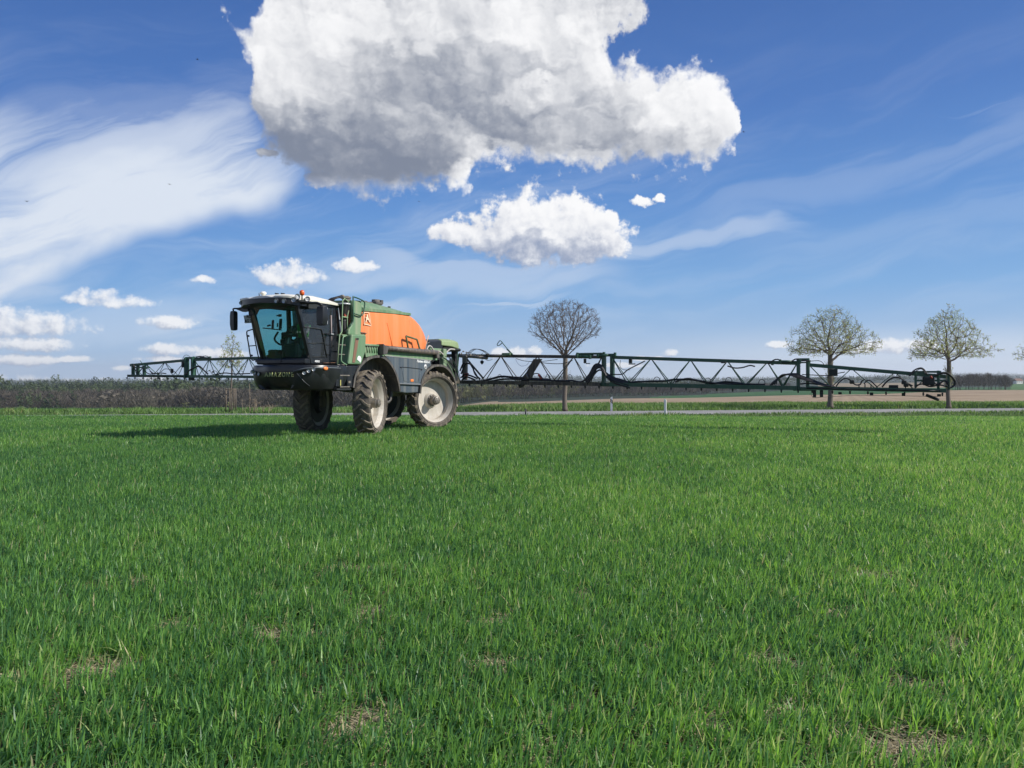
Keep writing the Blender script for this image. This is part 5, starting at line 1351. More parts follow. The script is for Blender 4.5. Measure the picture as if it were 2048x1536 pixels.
# centre screen rib seen through the glass: rear corner post of the far side
MB().tube([(4.70, -.30, 2.2), (4.72, -.30, 3.70)], .085, 8).build('rear_post', M['dark'], cab)
dg = MB(); dz0, dz1 = 2.30, 3.66
def side_x(z): return AB[0] + (AT[0] - AB[0]) * (z - AB[2]) / (AT[2] - AB[2]) - .07
for sg in (1, -1):
    mb = MB(); mb.add([(side_x(dz0), sg * .885, dz0), (4.95, sg * .885, dz0), (4.94, sg * .885, 2.95), (4.73, sg * .885, 2.97), (4.78, sg * .875, dz1), (side_x(dz1), sg * .875, dz1)], [(0, 1, 2, 3, 4, 5)])
    dr = mb.build('door_glass', M['dglass' if sg > 0 else 'sglass'], cab)
    if sg > 0:
        k1, k2 = pl(607, 654, .90), pl(638, 658, .90); k3, k4 = pl(645, 665, .90), pl(654, 715, .90)
        rbar([k1, k2, k3, k4], .015, 6, 4).build('window_frame', M['dark'], dr)
        MB().tube([pl(615, 687, .90), pl(648, 686, .90)], .014, 6).build('window_frame', M['dark'], dr)
        MB().tube([pl(623, 715, .90), pl(652, 713, .90)], .014, 6).build('window_frame', M['dark'], dr)
        h_ = pl(659, 668.5, .93); MB().box(h_, (.30, .05, .055), bev=.015).build('door_handle', M['black'], dr)
        MB().box(h_ + Vector((-.08, .03, .01)), (.10, .02, .02)).build('handle_latch', M['chrome'], dr)
        for q in ((616, 668), (617, 672)): MB().cyl(pl(*q, .89), pl(*q, .93), .02, n=8).build('hinge', M['dark'], dr)
    mb = MB(); mb.add([(4.62, sg * .80, 2.3), (4.62, sg * .45, 2.3), (4.62, sg * .45, 3.66), (4.66, sg * .80, 3.66)], [(0, 1, 2, 3)])
MB().add([(4.60, -.8, 2.82), (4.60, .8, 2.82), (4.66, .8, 3.66), (4.66, -.8, 3.66)], [(0, 1, 2, 3)]).build('rear_window', M['sglass'], cab)
c = pl(634.5, 722, .91); pt_ = MB().prism([(5.30, 2.205), (4.72, 2.21), (4.70, 2.13), (5.34, 2.12)], .885, .905).build('sill_plate', M['black'], cab, bevel=.01)
text_mesh('4502', .075, M['wlabel'], pt_, 'sill_lettering', frame((c.x, .908, c.z - .01), (-1, 0, 0), (0, 0, 1)), .003, sx=1.3)
MB().tube([(5.22, .91, 2.105), (4.72, .91, 2.125)], .008, 5).build('sill_line', M['brown'], cab)
# outside fins: pale reflective edge strips on the rear quarter
MB().tube([(4.62, .93, 3.68), (4.50, .93, 3.0), (4.47, .93, 2.92)], [.02, .035, .03], 6).build('corner_seal', mat('seal_grey', (.13, .15, .17), .35), cab)
MB().box((4.52, .98, 2.90), (.07, .05, .07), bev=.01).build('marker_lamp', M['yel'], cab)
MB().tube([(4.86, .90, 2.55), (4.88, .90, 3.45)], .02, 6).build('belt_strap', mat('strap', (.32, .26, .25), .6), cab)
# roof
rf = MB()
def rring(x, W, z0, z1, Wt): return [(x, W, z0), (x, W + .01, z0 + .05), (x, Wt, z1), (x, Wt * .5, z1 + .045), (x, 0, z1 + .055), (x, -Wt * .5, z1 + .045), (x, -Wt, z1), (x, -W - .01, z0 + .05), (x, -W, z0), (x, 0, z0)]
rf.loft([rring(4.50, .84, 3.74, 3.765, .80), rring(4.56, .93, 3.74, 3.80, .84), rring(5.0, 1.00, 3.74, 3.88, .86), rring(5.6, 1.02, 3.74, 3.92, .86), rring(6.1, 1.02, 3.75, 3.90, .84), rring(6.38, .98, 3.76, 3.86, .80), rring(6.52, .86, 3.79, 3.83, .66), rring(6.62, .5, 3.80, 3.815, .4)])
roof = sharp_smooth(rf.build('roof', M['white'], cab), 50)
vs = MB()
def vring(x, W, z0, z1): return [(x, W, z0), (x, W, z1), (x, W * .5, z1), (x, 0, z1), (x, -W * .5, z1), (x, -W, z1), (x, -W, z0), (x, 0, z0 - .0)]
vs.loft([vring(4.50, .86, 3.69, 3.745), vring(5.2, .98, 3.68, 3.745), vring(5.9, .99, 3.62, 3.75), vring(6.25, 1.0, 3.59, 3.76), vring(6.45, .90, 3.62, 3.785), vring(6.60, .66, 3.65, 3.80), vring(6.68, .36, 3.66, 3.80), vring(6.70, .1, 3.68, 3.79)])
visor = sharp_smooth(vs.build('roof_visor', M['black'], cab), 35)
# drop of the roof lining above the screen
MB().prism([(-.86, 3.70), (-.86, 3.40), (-.60, 3.42), (-.52, 3.56), (-.15, 3.575), (.25, 3.53), (.62, 3.54), (.80, 3.60), (.80, 3.70)], 6.16, 6.22, 'x').build('roof_lining', M['dark'], cab)
wl = [(552, 601.5, 6.72, (1, 0, -.1)), (567.5, 602, 6.72, (1, .05, -.1)), (587, 599.5, 6.62, (1, .5, -.1)), (595, 593, 6.50, (.5, 1, 0)), (615, 598, 6.05, (.8, .9, 0)), (482, 606, 6.45, (1, .6, -.1)), (489, 608, 6.5, (1, .3, -.1)), (498, 609, 6.55, (1, .2, -.2))]
for px, py, x, nr in wl:
    lamp('work_light', pf(px, py, x), nr, .062 if px > 500 else .045, cab, deep=.07)
bp_ = pf(604, 586.5, 6.25)
mb = MB(); mb.lathe([(.0, .085), (.035, .08), (.06, .05), (.066, 0), (.06, -.035), (.03, -.06), (0, -.06)], Matrix.Translation(bp_) @ Matrix.Rotation(R(90), 4, 'X'), 18)
bc = mb.build('beacon', M['beacon'], cab); MB().tube([bp_ - Vector((0, 0, .05)), bp_ - Vector((0, 0, .2))], .018, 8).build('beacon_stem', M['dark'], bc)
MB().box(bp_ - Vector((-.02, .02, .21)), (.3, .12, .03)).build('beacon_arm', M['dark'], bc)
gp = pf(526.5, 587, 6.2)
mb = MB(); mb.lathe([(0, .055), (.05, .05), (.085, .02), (.09, 0), (.075, -.022), (.045, -.04), (.04, -.07), (0, -.07)], Matrix.Translation(gp) @ Matrix.Rotation(R(90), 4, 'X'), 20); sharp_smooth(mb.build('receiver_dome', M['white'], cab), 50)
MB().box(gp + Vector((0, 0, -.10)), (.2, .16, .07), bev=.02).build('dome_base', M['steel'], cab)
MB().tube([gp + Vector((0, -.16, .03)), gp + Vector((0, -.14, -.1))], [.005, .02], 6).build('antenna', M['dark'], cab)
for px in (554, 566): MB().prism([(-.05, 0), (.05, .0), (.03, .03), (0, .012), (-.05, .04)], -.03, .03, 'x').build('roof_clip', M['dark'], cab).location = pf(px, 588.5, 5.9)
# mirrors
def mirror(px0, py0, px1, py1, x, wid, dep, side):
    t_, b_ = pf((px0 + px1) / 2, py0, x), pf((px0 + px1) / 2, py1, x); wd = abs(pf(px1, py0, x).y - pf(px0, py0, x).y) / 2
    c = (t_ + b_) / 2; h = (t_.z - b_.z) / 2; mb = MB()
    mb.loft([[(c.x + dx * dep * q, c.y + dy * wd * q2 + sh_, c.z + h * z) for dx, dy in ((-1, -.9), (-.5, -1), (.9, -.75), (.9, .75), (-.5, 1), (-1, .9))] for z, q, q2, sh_ in ((-1, .5, .45, side * -.02), (-.93, .85, .85, side * -.015), (-.4, 1, 1, 0), (.5, 1, 1, 0), (.93, .85, .9, 0), (1, .5, .55, 0))])
    o = sharp_smooth(mb.build('mirror', M['black'], cab), 40)
    MB().box((c.x - dep - .004, c.y, c.z), (.01, wd * 1.6, h * 1.7)).build('mirror_glass', M['chrome'], o); return o, t_
m1, t1 = mirror(462, 622, 472, 661, 6.35, .1, .07, -1)
rbar([pf(490, 617, 6.2), pf(478, 617, 6.3), pf(467, 617.5, 6.35), t1], [.03] * 0 or .022, 8, 4).build('mirror_arm', M['black'], m1)
MB().loft([[tuple(pf(px, py, 6.22) + Vector((d, 0, 0))) for px, py in q] for d, q in ((-.05, ((470, 617), (488, 614), (497, 614), (499, 622), (488, 624))), (.05, ((470, 617), (488, 614), (497, 614), (499, 622), (488, 624))))], smooth=False).build('mirror_bracket', M['black'], m1)
m2, t2 = mirror(635, 612, 652, 651, 5.95, .1, .09, 1)
rbar([pf(596, 606, 6.2), pf(620, 606, 6.1), pf(634, 606, 5.98), t2 + Vector((0, 0, .02))], .035, 8, 4).build('mirror_arm', M['black'], m2)
MB().prism([(5.95, 3.66), (5.2, 3.68), (5.3, 3.62), (5.7, 3.56), (5.95, 3.55)], .92, 1.05).build('side_shade', M['dark'], cab)
# number plate on its bracket beside the far pillar, far handrail
pa, pb, pc, pd = (pf(*q, 6.05) for q in ((487, 631), (506, 630), (509, 645.5), (490, 646.5)))
pm = MB().add([pa, pb, pc, pd] + [p - Vector((.02, 0, 0)) for p in (pa, pb, pc, pd)], [(0, 1, 2, 3), (7, 6, 5, 4), (0, 4, 5, 1), (1, 5, 6, 2), (2, 6, 7, 3), (3, 7, 4, 0)]).build('number_plate', mat('plate', (.42, .46, .42), .5, dirt=(.2, .22, .18), amt=.3, scale=8), cab)
cc_ = (pa + pb + pc + pd) / 4
for s_, dz_ in (('RO', .075), ('AG 24', -.055)): text_mesh(s_, .125, M['dark'], pm, 'plate_characters', frame((6.058, cc_.y + .0, cc_.z + dz_), (0, 1, 0), (0, .05, 1)), .002)
MB().tube([pf(500, 622, 6.0), pf(503, 640, 5.98), pf(510, 680, 5.9), pf(518, 720, 5.8)], .016, 8).build('rail', M['black'], cab)
rbar([pf(507.5, 658, 5.95), pf(498, 661, 5.9), pf(493.5, 665, 5.9), pf(497, 688, 5.85), pf(502.5, 718, 5.8), pf(512, 719, 5.8), pf(520, 718, 5.8)], .018, 8, 3).build('rail', M['black'], cab)
MB().tube([pf(499, 692, 5.85), pf(512, 691, 5.87)], .014, 8).build('rail', M['black'], cab)
for q in ((496.5, 672), (503, 711)): MB().cyl(pf(*q, 5.85) + Vector((-.02, 0, 0)), pf(*q, 5.85) + Vector((.03, .03, 0)), .028, n=8).build('rail_stop', M['black'], cab)
MB().box(pf(519, 722, 5.75), (.16, .16, .08)).build('rail_foot', M['black'], cab)
# interior
it = MB(); it.box((5.22, 0, 2.27), (.9, 1.5, .14)); it.build('cab_floor', M['dark'], cab)
seat = MB(); seat.box((5.02, .02, 2.58), (.48, .50, .14), bev=.04); seat.box((4.80, .02, 2.90), (.12, .46, .62), Matrix.Rotation(R(-8), 4, 'Y'), bev=.04); seat.box((4.76, .02, 3.26), (.09, .26, .18), bev=.03); seat.box((5.0, .02, 2.38), (.36, .36, .26)); seat.build('driver_seat', M['dark'], cab)
mb = MB(); mb.box((5.20, -.34, 2.72), (.62, .16, .14), bev=.03); mb.box((5.42, -.36, 2.88), (.12, .1, .2), bev=.03); mb.box((5.10, -.36, 2.50), (.4, .14, .3)); mb.build('armrest_console', M['dark'], cab)
mb = MB(); mb.tube([(5.86, .05, 2.1), (5.72, .05, 2.6), (5.62, .05, 2.92)], [.09, .07, .05], 10); mb.box((5.66, .05, 2.90), (.16, .26, .12), bev=.03); mb.box((5.72, .3, 2.42), (.26, .5, .42), bev=.05); mb.box((5.66, .45, 2.62), (.18, .3, .35), bev=.05); mb.build('steering_column', M['dark'], cab)
MB().lathe([(.185, -.012), (.20, 0), (.185, .012), (.172, 0)], Matrix.Translation((5.55, .05, 2.97)) @ Matrix.Rotation(R(62), 4, 'Y') @ Matrix.Rotation(R(90), 4, 'X'), 24, closed=True).build('steering_wheel', M['black'], cab)
for (px, py, x, w_, h_, t_) in ((545.5, 649, 5.6, .09, .26, .03), (561, 648, 5.55, .10, .30, .04), (555, 650, 5.5, .05, .12, .03), (538, 651, 5.7, .14, .05, .03)):
    p = pf(px, py, x); MB().box(p, (t_, w_, h_), Matrix.Rotation(R(6), 4, 'X') @ Matrix.Rotation(R(-10), 4, 'Y'), bev=.012).build('terminal_screen', M['dark'], cab)
MB().tube([pf(526, 656, 5.7), pf(545, 658, 5.65), pf(563, 660, 5.5)], .018, 6).build('terminal_rail', M['dark'], cab)
p = pf(560, 631, 5.5); MB().box(p, (.04, .09, .07)).build('camera_monitor', M['dark'], cab); MB().tube([p, p + Vector((0, -.12, .0))], .02, 6).build('monitor_arm', M['dark'], cab)
p = pf(551, 702, 5.45); MB().box(p + Vector((0, .06, -.1)), (.4, .34, .26), bev=.03).build('cool_box', M['dark'], cab); MB().box(p + Vector((-.2, .02, -.35)), (.4, .55, .4), bev=.04).build('side_console', M['dark'], cab)
MB().box(p + Vector((.21, .06, -.02)), (.01, .3, .012)).build('box_edge', M['steel'], cab)
p = pf(564, 721.5, 5.72); MB().cyl(p, p + Vector((.03, 0, 0)), .035, n=12).build('blue_cap', mat('blue_cap', (.05, .25, .4), .4), cab)
rbar([pf(568, 690, 5.6), pf(558, 688, 5.5), pf(549, 678, 5.5), pf(556, 664, 5.5)], .028, 8).build('joystick_arm', M['dark'], cab)

# --- engine end: hood, green frame, hoses and lift frame that carries the boom
hd = MB()
hd.loft([[(x, W, z0), (x, W, z1 - .06), (x, W * .8, z1), (x, -W * .8, z1), (x, -W, z1 - .06), (x, -W, z0)] for x, W, z0, z1 in ((-.25, .55, 2.78, 2.90), (-.50, .66, 2.72, 3.02), (-1.0, .70, 2.72, 3.07), (-1.25, .72, 2.74, 3.07))], smooth=False)
hd.build('engine_hood', M['black'], SP, bevel=.02)
hg = MB(); hg.loft([[(x, W, z0), (x, W, z1 - .07), (x, W * .8, z1), (x, -W * .8, z1), (x, -W, z1 - .07), (x, -W, z0)] for x, W, z0, z1 in ((-1.15, .74, 2.86, 3.09), (-1.8, .76, 2.84, 3.11), (-2.25, .74, 2.78, 3.08), (-2.42, .68, 2.76, 2.98))], smooth=False)
gh = hg.build('hood_cover', mat('pale_green', (.25, .34, .17), .45, dirt=DUST, amt=.25), SP, bevel=.03)
MB().box((-1.9, 0, 2.74), (1.2, 1.5, .12), bev=.05).build('hood_underside', M['dark'], SP)
mb = MB(); mb.box((-.55, .82, 2.62), (.95, .12, .22), bev=.02); mb.box((-1.0, .9, 2.35), (.22, .16, .75), bev=.02); mb.build('rear_frame', M['green'], SP)
mb = MB(); mb.box((-1.5, 0, 2.2), (.9, .8, .7)); mb.box((-2.4, .5, 2.2), (.18, .16, 1.2)); mb.box((-2.4, -.5, 2.2), (.18, .16, 1.2)); mb.box((-1.5, .6, 2.1), (.9, .2, .5)); mb.build('rear_module', M['dark'], SP)
gp_ = mat('exhaust_pipe', (.42, .40, .37), .45, dirt=DUST, amt=.4)
rbar([pl(853, 700, .95), pl(857, 692.5, .95), pl(862, 693, .95), pl(868, 701, .95), pl(879, 703, .95), pl(888, 709, .95), pl(899, 699, .95), pl(909, 699, .95)], .028, 8).build('tail_pipe', gp_, SP)
for i, q in enumerate([((878, 714), (892, 720), (903, 732), (911, 742), (917, 752)), ((880, 715), (890, 717), (905, 730), (915, 748), (921, 763)), ((884, 716), (896, 727), (906, 746), (913, 770)), ((903, 716), (908, 727), (915, 745), (919, 760)), ((890, 712), (905, 720), (914, 735), (921, 757))]):
    rbar([pl(*p, .95 + .04 * i) for p in q], .012 + .004 * (i % 2), 6).build('rear_hose', [lg, M['hose'], lg, M['dgreen'], M['hose']][i], SP)
MB().box((-2.75, .35, 2.1), (.16, .10, 1.3)).build('lift_arm', M['dgreen'], SP)
MB().box((-2.75, -.35, 2.1), (.16, .10, 1.3)).build('lift_arm', M['dgreen'], SP)
mb = MB(); rr_ = random.Random(4)
for k in range(14):
    p = Vector((-2.5 + rr_.uniform(-.5, .2), .9 + rr_.uniform(-.2, .2), 2.62 + rr_.uniform(-.12, .08))); mb.cyl(p, p + Vector((rr_.uniform(-.1, .1), rr_.uniform(-.05, .05), rr_.uniform(-.05, .1))), .022, n=6)
mb.build('valve_block', M['steel'], SP)
for k in range(3):
    p = Vector((-2.6 - .1 * k, .9, 2.6)); rbar([p, p + Vector((-.15, .2, .18)), p + Vector((-.25, .5, .12)), p + Vector((-.35, .7, -.05))], .010, 6).build('rear_hose', M['hose'], SP)

# --- the boom: a jointed truss carried behind the rear wheels
BK = -.085
def bx_(s): return -3.2 + BK * s
ZB = ([-17, -13.2, -9.9, 0, 6, 12.4, 16.45], [1.86, 1.83, 1.80, 1.60, 1.52, 1.41, 1.34])
ZT = ([-17, -13.2, -9.9, 0, 6, 12.35, 12.36, 16.45], [2.31, 2.53, 2.58, 2.57, 2.44, 2.165, 2.135, 1.725])
def zb(s): return float(np.interp(s, *ZB))
def zt(s): return float(np.interp(s, *ZT))
def bp(s, z, dx=0.0): return Vector((bx_(s) + dx, s, z))
def b_px(px, py, dx=0.0):
    """photograph point on the boom's plane"""
    p0 = OM.xy + (-3.2 + dx) * av.xy; dv = BK * av.xy + uv_.xy; d = Vector(((px - 1024) / FPX, 1.0)); b = -p0
    det = dv.x * -d.y + d.x * dv.y; s = (b.x * -d.y + d.x * b.y) / det; t = (dv.x * b.y - dv.y * b.x) / det
    return Vector((bx_(s) + dx, s, EYE + (HOR - py) / FPX * t))
boom = grp('boom', SP)
def section(s0, s1, tops, bots, m_, mb_=None, rt=.056, deep=.36, first_down=True, rd=.017, single=False, name='boom_section'):
    mb = MB(); n = 12; hb = .10 if abs(s1) < 12.9 else .085
    ss = [s0 + (s1 - s0) * k / n for k in range(n + 1)]
    sq = lambda s, z, r_, dx=0: [bp(s, z - r_, dx - r_), bp(s, z - r_, dx + r_), bp(s, z + r_, dx + r_), bp(s, z + r_, dx - r_)]
    mb.loft([sq(s, zt(s), rt) for s in ss], smooth=False)
    for dx in (-deep / 2, deep / 2): mb.loft([[bp(s, zb(s) - hb, dx - .05), bp(s, zb(s) - hb, dx + .05), bp(s, zb(s) + .03, dx + .05), bp(s, zb(s) + .03, dx - .05)] for s in ss], smooth=False)
    for s in bots: mb.box(bp(s, zb(s)), (deep, .06, .05))
    nodes = sorted([(s, 't') for s in tops] + [(s, 'b') for s in bots])
    for (a, ka), (b, kb) in zip(nodes, nodes[1:]):
        if ka == kb: continue
        up_ = (ka == 'b')
        for dx in ((-deep / 2, deep / 2)):
            if single and dx < 0 and up_: continue
            A = bp(a, zt(a)) if ka == 't' else bp(a, zb(a), dx); B = bp(b, zt(b)) if kb == 't' else bp(b, zb(b), dx)
            mb.tube([A, B], rd, 6)
    return mb.build(name, m_, boom)
secR1 = section(.25, 5.78, [.45, 1.93, 3.38, 4.75, 5.78], [1.2, 2.62, 4.02, 5.3], M['dusty'])
secR2 = section(6.12, 12.20, [6.15, 7.52, 8.85, 10.05, 11.3, 12.2], [6.75, 8.18, 9.42, 10.62, 11.78], M['dgreen'])
secR3 = section(12.52, 16.35, [12.55, 13.78, 14.99, 15.9], [13.2, 14.45, 15.5, 16.2], M['dgreen'], deep=.28, rd=.014, single=True)
secC = section(-.25, .25, [-.2, .2], [0], M['dusty'])
secL1 = section(-.25, -5.78, [-.45, -1.93, -3.38, -4.75], [-1.2, -2.62, -4.02, -5.3], M['dusty'])
secL2 = section(-6.12, -12.95, [-6.3, -7.6, -8.8, -9.85, -10.95, -12.05, -12.9], [-6.95, -8.2, -9.3, -10.4, -11.5, -12.45], M['dgreen'])
secL3 = section(-13.25, -16.75, [-13.4, -14.65, -15.8, -16.6], [-14.0, -15.2, -16.2], M['dgreen'], deep=.28, rd=.014)
# thicker brace near the middle (dusty steel), red fitting at its foot
p, q = b_px(1076, 718, .12), b_px(1048, 766, .12)
MB().loft([[(v.x - .04, v.y - w_, v.z), (v.x + .04, v.y - w_, v.z), (v.x + .04, v.y + w_, v.z), (v.x - .04, v.y + w_, v.z)] for v, w_ in ((p, .17), (p.lerp(q, .55), .15), (p.lerp(q, .75), .20), (q, .13), (b_px(1041, 776, .12), .06))], smooth=False).build('damper_cylinder', M['dusty'], secR1, bevel=.015)
MB().cyl(b_px(1053, 748, .2), b_px(1056, 757, .22), .04, n=8).build('cylinder_clamp', M['steel'], secR1)
MB().tube([b_px(1077, 749, .2), b_px(1083, 758, .2)], .04, 8).build('red_fitting', M['redpart'], secR1)
MB().box(b_px(930, 735, .1), (.12, .20, .95), bev=.02).build('end_post', M['steel'], secR1)
MB().box(b_px(933, 749, .16), (.12, .16, .12), bev=.02).build('red_fitting', M['redpart'], secR1)
MB().tube([b_px(932, 716, .1), b_px(966, 756, .1)], .035, 8).build('end_brace', M['dusty'], secR1)
# hinge posts
def hinge(s0, s1, zlo, zhi, par, w_=.085):
    for s in (s0, s1):
        MB().box(bp(s, (zlo + zhi) / 2), (.22, w_, zhi - zlo), bev=.012).build('hinge_post', M['dgreen'], par)
    mb = MB(); m_ = (s0 + s1) / 2
    mb.box(bp(m_, zhi - .02), (.14, abs(s1 - s0) + .1, .10), bev=.01); mb.box(bp(m_, zlo + .05), (.2, abs(s1 - s0) + .3, .12), bev=.01); mb.build('hinge_plate', M['dgreen'], par)
hinge(5.86, 6.16, 1.42, 2.53, secR1, .11); hinge(12.24, 12.52, 1.30, 2.30, secR2, .10); hinge(-12.95, -13.35, 1.74, 2.64, secL2, .12); hinge(-5.86, -6.1, 1.62, 2.6, secL1)
for s, zl, zh, par in ((16.15, 1.36, 1.92, secR3), (16.42, 1.33, 1.78, secR3), (15.55, 1.40, 1.86, secR3), (-16.6, 1.84, 2.40, secL3), (-16.3, 1.84, 2.34, secL3), (-15.9, 1.84, 2.3, secL3)):
    MB().box(bp(s, (zl + zh) / 2), (.16, .07, zh - zl), bev=.01).build('end_post', M['dgreen'], par)
MB().box(bp(15.85, 1.88), (.12, .75, .06)).build('end_plate', M['dgreen'], secR3); MB().box(bp(15.95, 1.62), (.1, .8, .05)).build('end_plate', M['dgreen'], secR3)
MB().box(b_px(1857, 762, .1), (.14, .32, .26), bev=.02).build('end_motor', M['dark'], secR3)
MB().tube([b_px(1861, 752, .2), b_px(1864, 757, .2)], .03, 8).build('red_fitting', M['redpart'], secR3)
MB().tube([b_px(1852, 790, .1), b_px(1878, 800, .1)], .045, 8).build('spacer_pipe', M['dark'], secR3)
# hydraulic cylinders lying on top at the joints
def cyl_on(a, b, par, dx=.0):
    A, B = b_px(*a, dx), b_px(*b, dx); Mi = A.lerp(B, .6)
    o = MB().cyl(A, Mi, .042, n=10).cyl(Mi, B, .022, n=8).build('fold_cylinder', M['dgreen'], par)
    MB().box(A, (.1, .08, .14), bev=.01).build('cylinder_lug', M['dgreen'], o); MB().box(B, (.1, .08, .14), bev=.01).build('cylinder_lug', M['dgreen'], o)
cyl_on((1155, 709), (1208, 708), secR1); cyl_on((1196, 712), (1230, 709), secR1, .1); cyl_on((1545, 726), (1618, 725), secR2); cyl_on((1560, 723), (1600, 723), secR2, .1); cyl_on((420, 716), (388, 716), secL2); cyl_on((1180, 714), (1154, 712), secR1, .12)
MB().box(b_px(1181, 707, 0), (.12, .9, .05)).build('top_plate', M['dgreen'], secR1)
# nozzles: one every half metre, shared mesh
nzm = MB(); nzm.box((0, 0, -.03), (.05, .05, .06), bev=.01); nzm.cyl((0, 0, -.05), (0, 0, -.10), .028, .018, 8); nzm.cyl((-.03, .0, -.035), (.06, 0, -.035), .018, n=6)
nz0 = nzm.build('nozzle', M['dark'], secR1)
first = True
for s in [x * .5 + .25 for x in range(-34, 33)]:
    if abs(s) < .3: continue
    par = secR3 if s > 12.36 else secR2 if s > 6 else secR1 if s > 0 else secL1 if s > -6 else secL2 if s > -13.1 else secL3
    o = nz0 if first else nz0.copy()
    if not first: COL.objects.link(o)
    first = False; o.parent = par; o.location = bp(s, zb(s) - .09, .19)
# spray line under each section
for (a, b, par) in ((.3, 5.8, secR1), (6.1, 12.2, secR2), (12.5, 16.2, secR3), (-5.8, -.3, secL1), (-12.9, -6.1, secL2), (-16.7, -13.3, secL3)):
    MB().tube([bp(a + (b - a) * k / 8, zb(a + (b - a) * k / 8) - .035, .20) for k in range(9)], .022, 8).build('spray_line', M['dark'], par)
# bend-wire guard under the outer sections with its dark brackets
gs = [b_px(x, y, .1) for x, y in ((1622, 787), (1624, 793), (1634, 795), (1700, 791), (1760, 791), (1876, 793))]
gd = rbar(gs, .007, 5, 2).build('guard_wire', M['steel'], secR3)
for px, y0, y1 in ((1629, 780, 795), (1643, 780, 794), (1680, 784, 789), (1743, 785, 791), (1807, 786, 792), (1878, 788, 793), (1626, 780, 786)):
    A, B = b_px(px, y0, .1), b_px(px, y1, .1); MB().box((A + B) / 2, (.06, .10, abs(A.z - B.z)), bev=.01).build('guard_bracket', M['dark'], secR3)
rbar([b_px(x, y, .1) for x, y in ((268, 753), (310, 753), (378, 755), (384, 759), (391, 759))], .008, 5, 2).build('guard_wire', M['dgreen'], secL3)
for px in (279, 308, 338, 360): MB().box(b_px(px, 751.5, .1), (.06, .10, .08)).build('guard_bracket', M['dark'], secL3)
MB().box(b_px(383, 758, .1), (.1, .3, .12), bev=.02).build('guard_bracket', M['dark'], secL2)
# hoses: pixels of the photograph read on the boom plane
def hz(pts, r_, par, m_='hose', dx=.12): rbar([b_px(*p, dx) for p in pts], r_, 8, 6).build('hose', M[m_], par)
H1 = [(1170, 761), (1180, 748), (1188, 733), (1195, 729), (1203, 733), (1210, 745), (1225, 755), (1240, 760), (1256, 765)]
for k, (dy, rr) in enumerate(((0, .048), (3, .042), (6, .038), (11, .030))): hz([(x + k * 1.5, y + dy * (1 if i_ > 1 else .6)) for i_, (x, y) in enumerate(H1)], rr, secR1, dx=.14 + .03 * k)
hz([(1110, 764), (1140, 761), (1160, 764), (1172, 759)], .032, secR1); hz([(966, 762), (985, 757), (1003, 753), (1030, 755), (1060, 757), (1100, 760)], .040, secR1); hz([(975, 764), (1010, 758), (1060, 760), (1140, 762)], .030, secR1, dx=.18)
hz([(1060, 757), (1068, 748), (1078, 748), (1086, 757), (1096, 760)], .018, secR1)
for x in (1000, 1096, 1140): hz([(x - 6, 758), (x - 3, 750), (x + 2, 750), (x + 5, 758)], .009, secR1, dx=.2)
for x, y in ((1313, 762), (1415, 764), (1457, 763), (1523, 767), (1556, 766)): hz([(x - 6, y), (x - 4, y - 6), (x + 1, y - 8), (x + 6, y - 5), (x + 7, y + 1)], .011, secR2, dx=.2)
hz([(1222, 748), (1232, 749), (1245, 748), (1255, 740), (1268, 733), (1290, 722)], .020, secR2); hz([(1241, 720), (1240, 732), (1246, 739), (1260, 740)], .009, secR2)
hz([(1256, 765), (1290, 763), (1330, 762), (1350, 759), (1390, 760), (1420, 767), (1450, 764), (1475, 766), (1500, 770)], .034, secR2); hz([(1350, 764), (1375, 757), (1400, 762), (1440, 767), (1530, 769)], .026, secR2, dx=.16)
hz([(1455, 732), (1470, 736), (1485, 735), (1500, 731), (1510, 733)], .022, secR2)
for k in range(4): hz([(1540 + k * 4, 771 - k), (1552 + k * 2, 760 - k * 2.0), (1570, 750 - k * 1.5 + k), (1590, 748 + k * 2), (1600, 751 + k * 2), (1618, 758 + k * 1.5), (1645, 768 + k), (1665, 773)], .032 - .005 * k, secR2, dx=.12 + .04 * k)
hz([(1536, 728), (1548, 720), (1557, 719), (1566, 725), (1580, 724), (1592, 718), (1605, 721), (1622, 722)], .020, secR2); hz([(1622, 722), (1640, 722), (1650, 731)], .010, secR3)
hz([(1604, 749), (1625, 750), (1655, 751), (1668, 748), (1690, 744)], .014, secR3); hz([(1600, 768), (1620, 767), (1650, 771), (1670, 774)], .022, secR3)
hz([(1672, 773), (1680, 763), (1690, 757), (1700, 760), (1710, 769), (1720, 769), (1724, 762), (1730, 759)], .020, secR3); hz([(1728, 768), (1733, 762), (1740, 761), (1748, 768), (1755, 775)], .018, secR3)
hz([(1764, 774), (1775, 762), (1788, 755), (1800, 756), (1812, 765), (1825, 772)], .024, secR3); hz([(1818, 752), (1828, 741), (1840, 736), (1848, 739), (1855, 750)], .020, secR3); hz([(1820, 752), (1832, 742), (1843, 738), (1852, 748)], .012, secR3, dx=.2)
for k in range(3): hz([(1868 + 4 * k, 752 - k), (1885, 747 - k), (1898, 750 - k), (1908 + k * 1.5, 762), (1906 + k, 772), (1898, 777)], .018, secR3, dx=.1 + .05 * k)
for k in range(2): hz([(1860, 765 + 5 * k), (1875, 768 + 3 * k), (1888, 762), (1898, 765 + 6 * k)], .02, secR3)
hz([(1830, 772), (1845, 768), (1860, 773), (1880, 770), (1895, 774)], .022, secR3)
for px in (1662, 1718, 1730, 1742, 1811): MB().tube([b_px(px, 777, .1), b_px(px, 768, .1)], .016, 6).build('riser', M['dark'], secR3)
for c_ in ((1704, 764), (1808, 765), (1812, 770)): MB().box(b_px(*c_, .12), (.1, .14, .12), bev=.02).build('valve_unit', M['dark'], secR3)
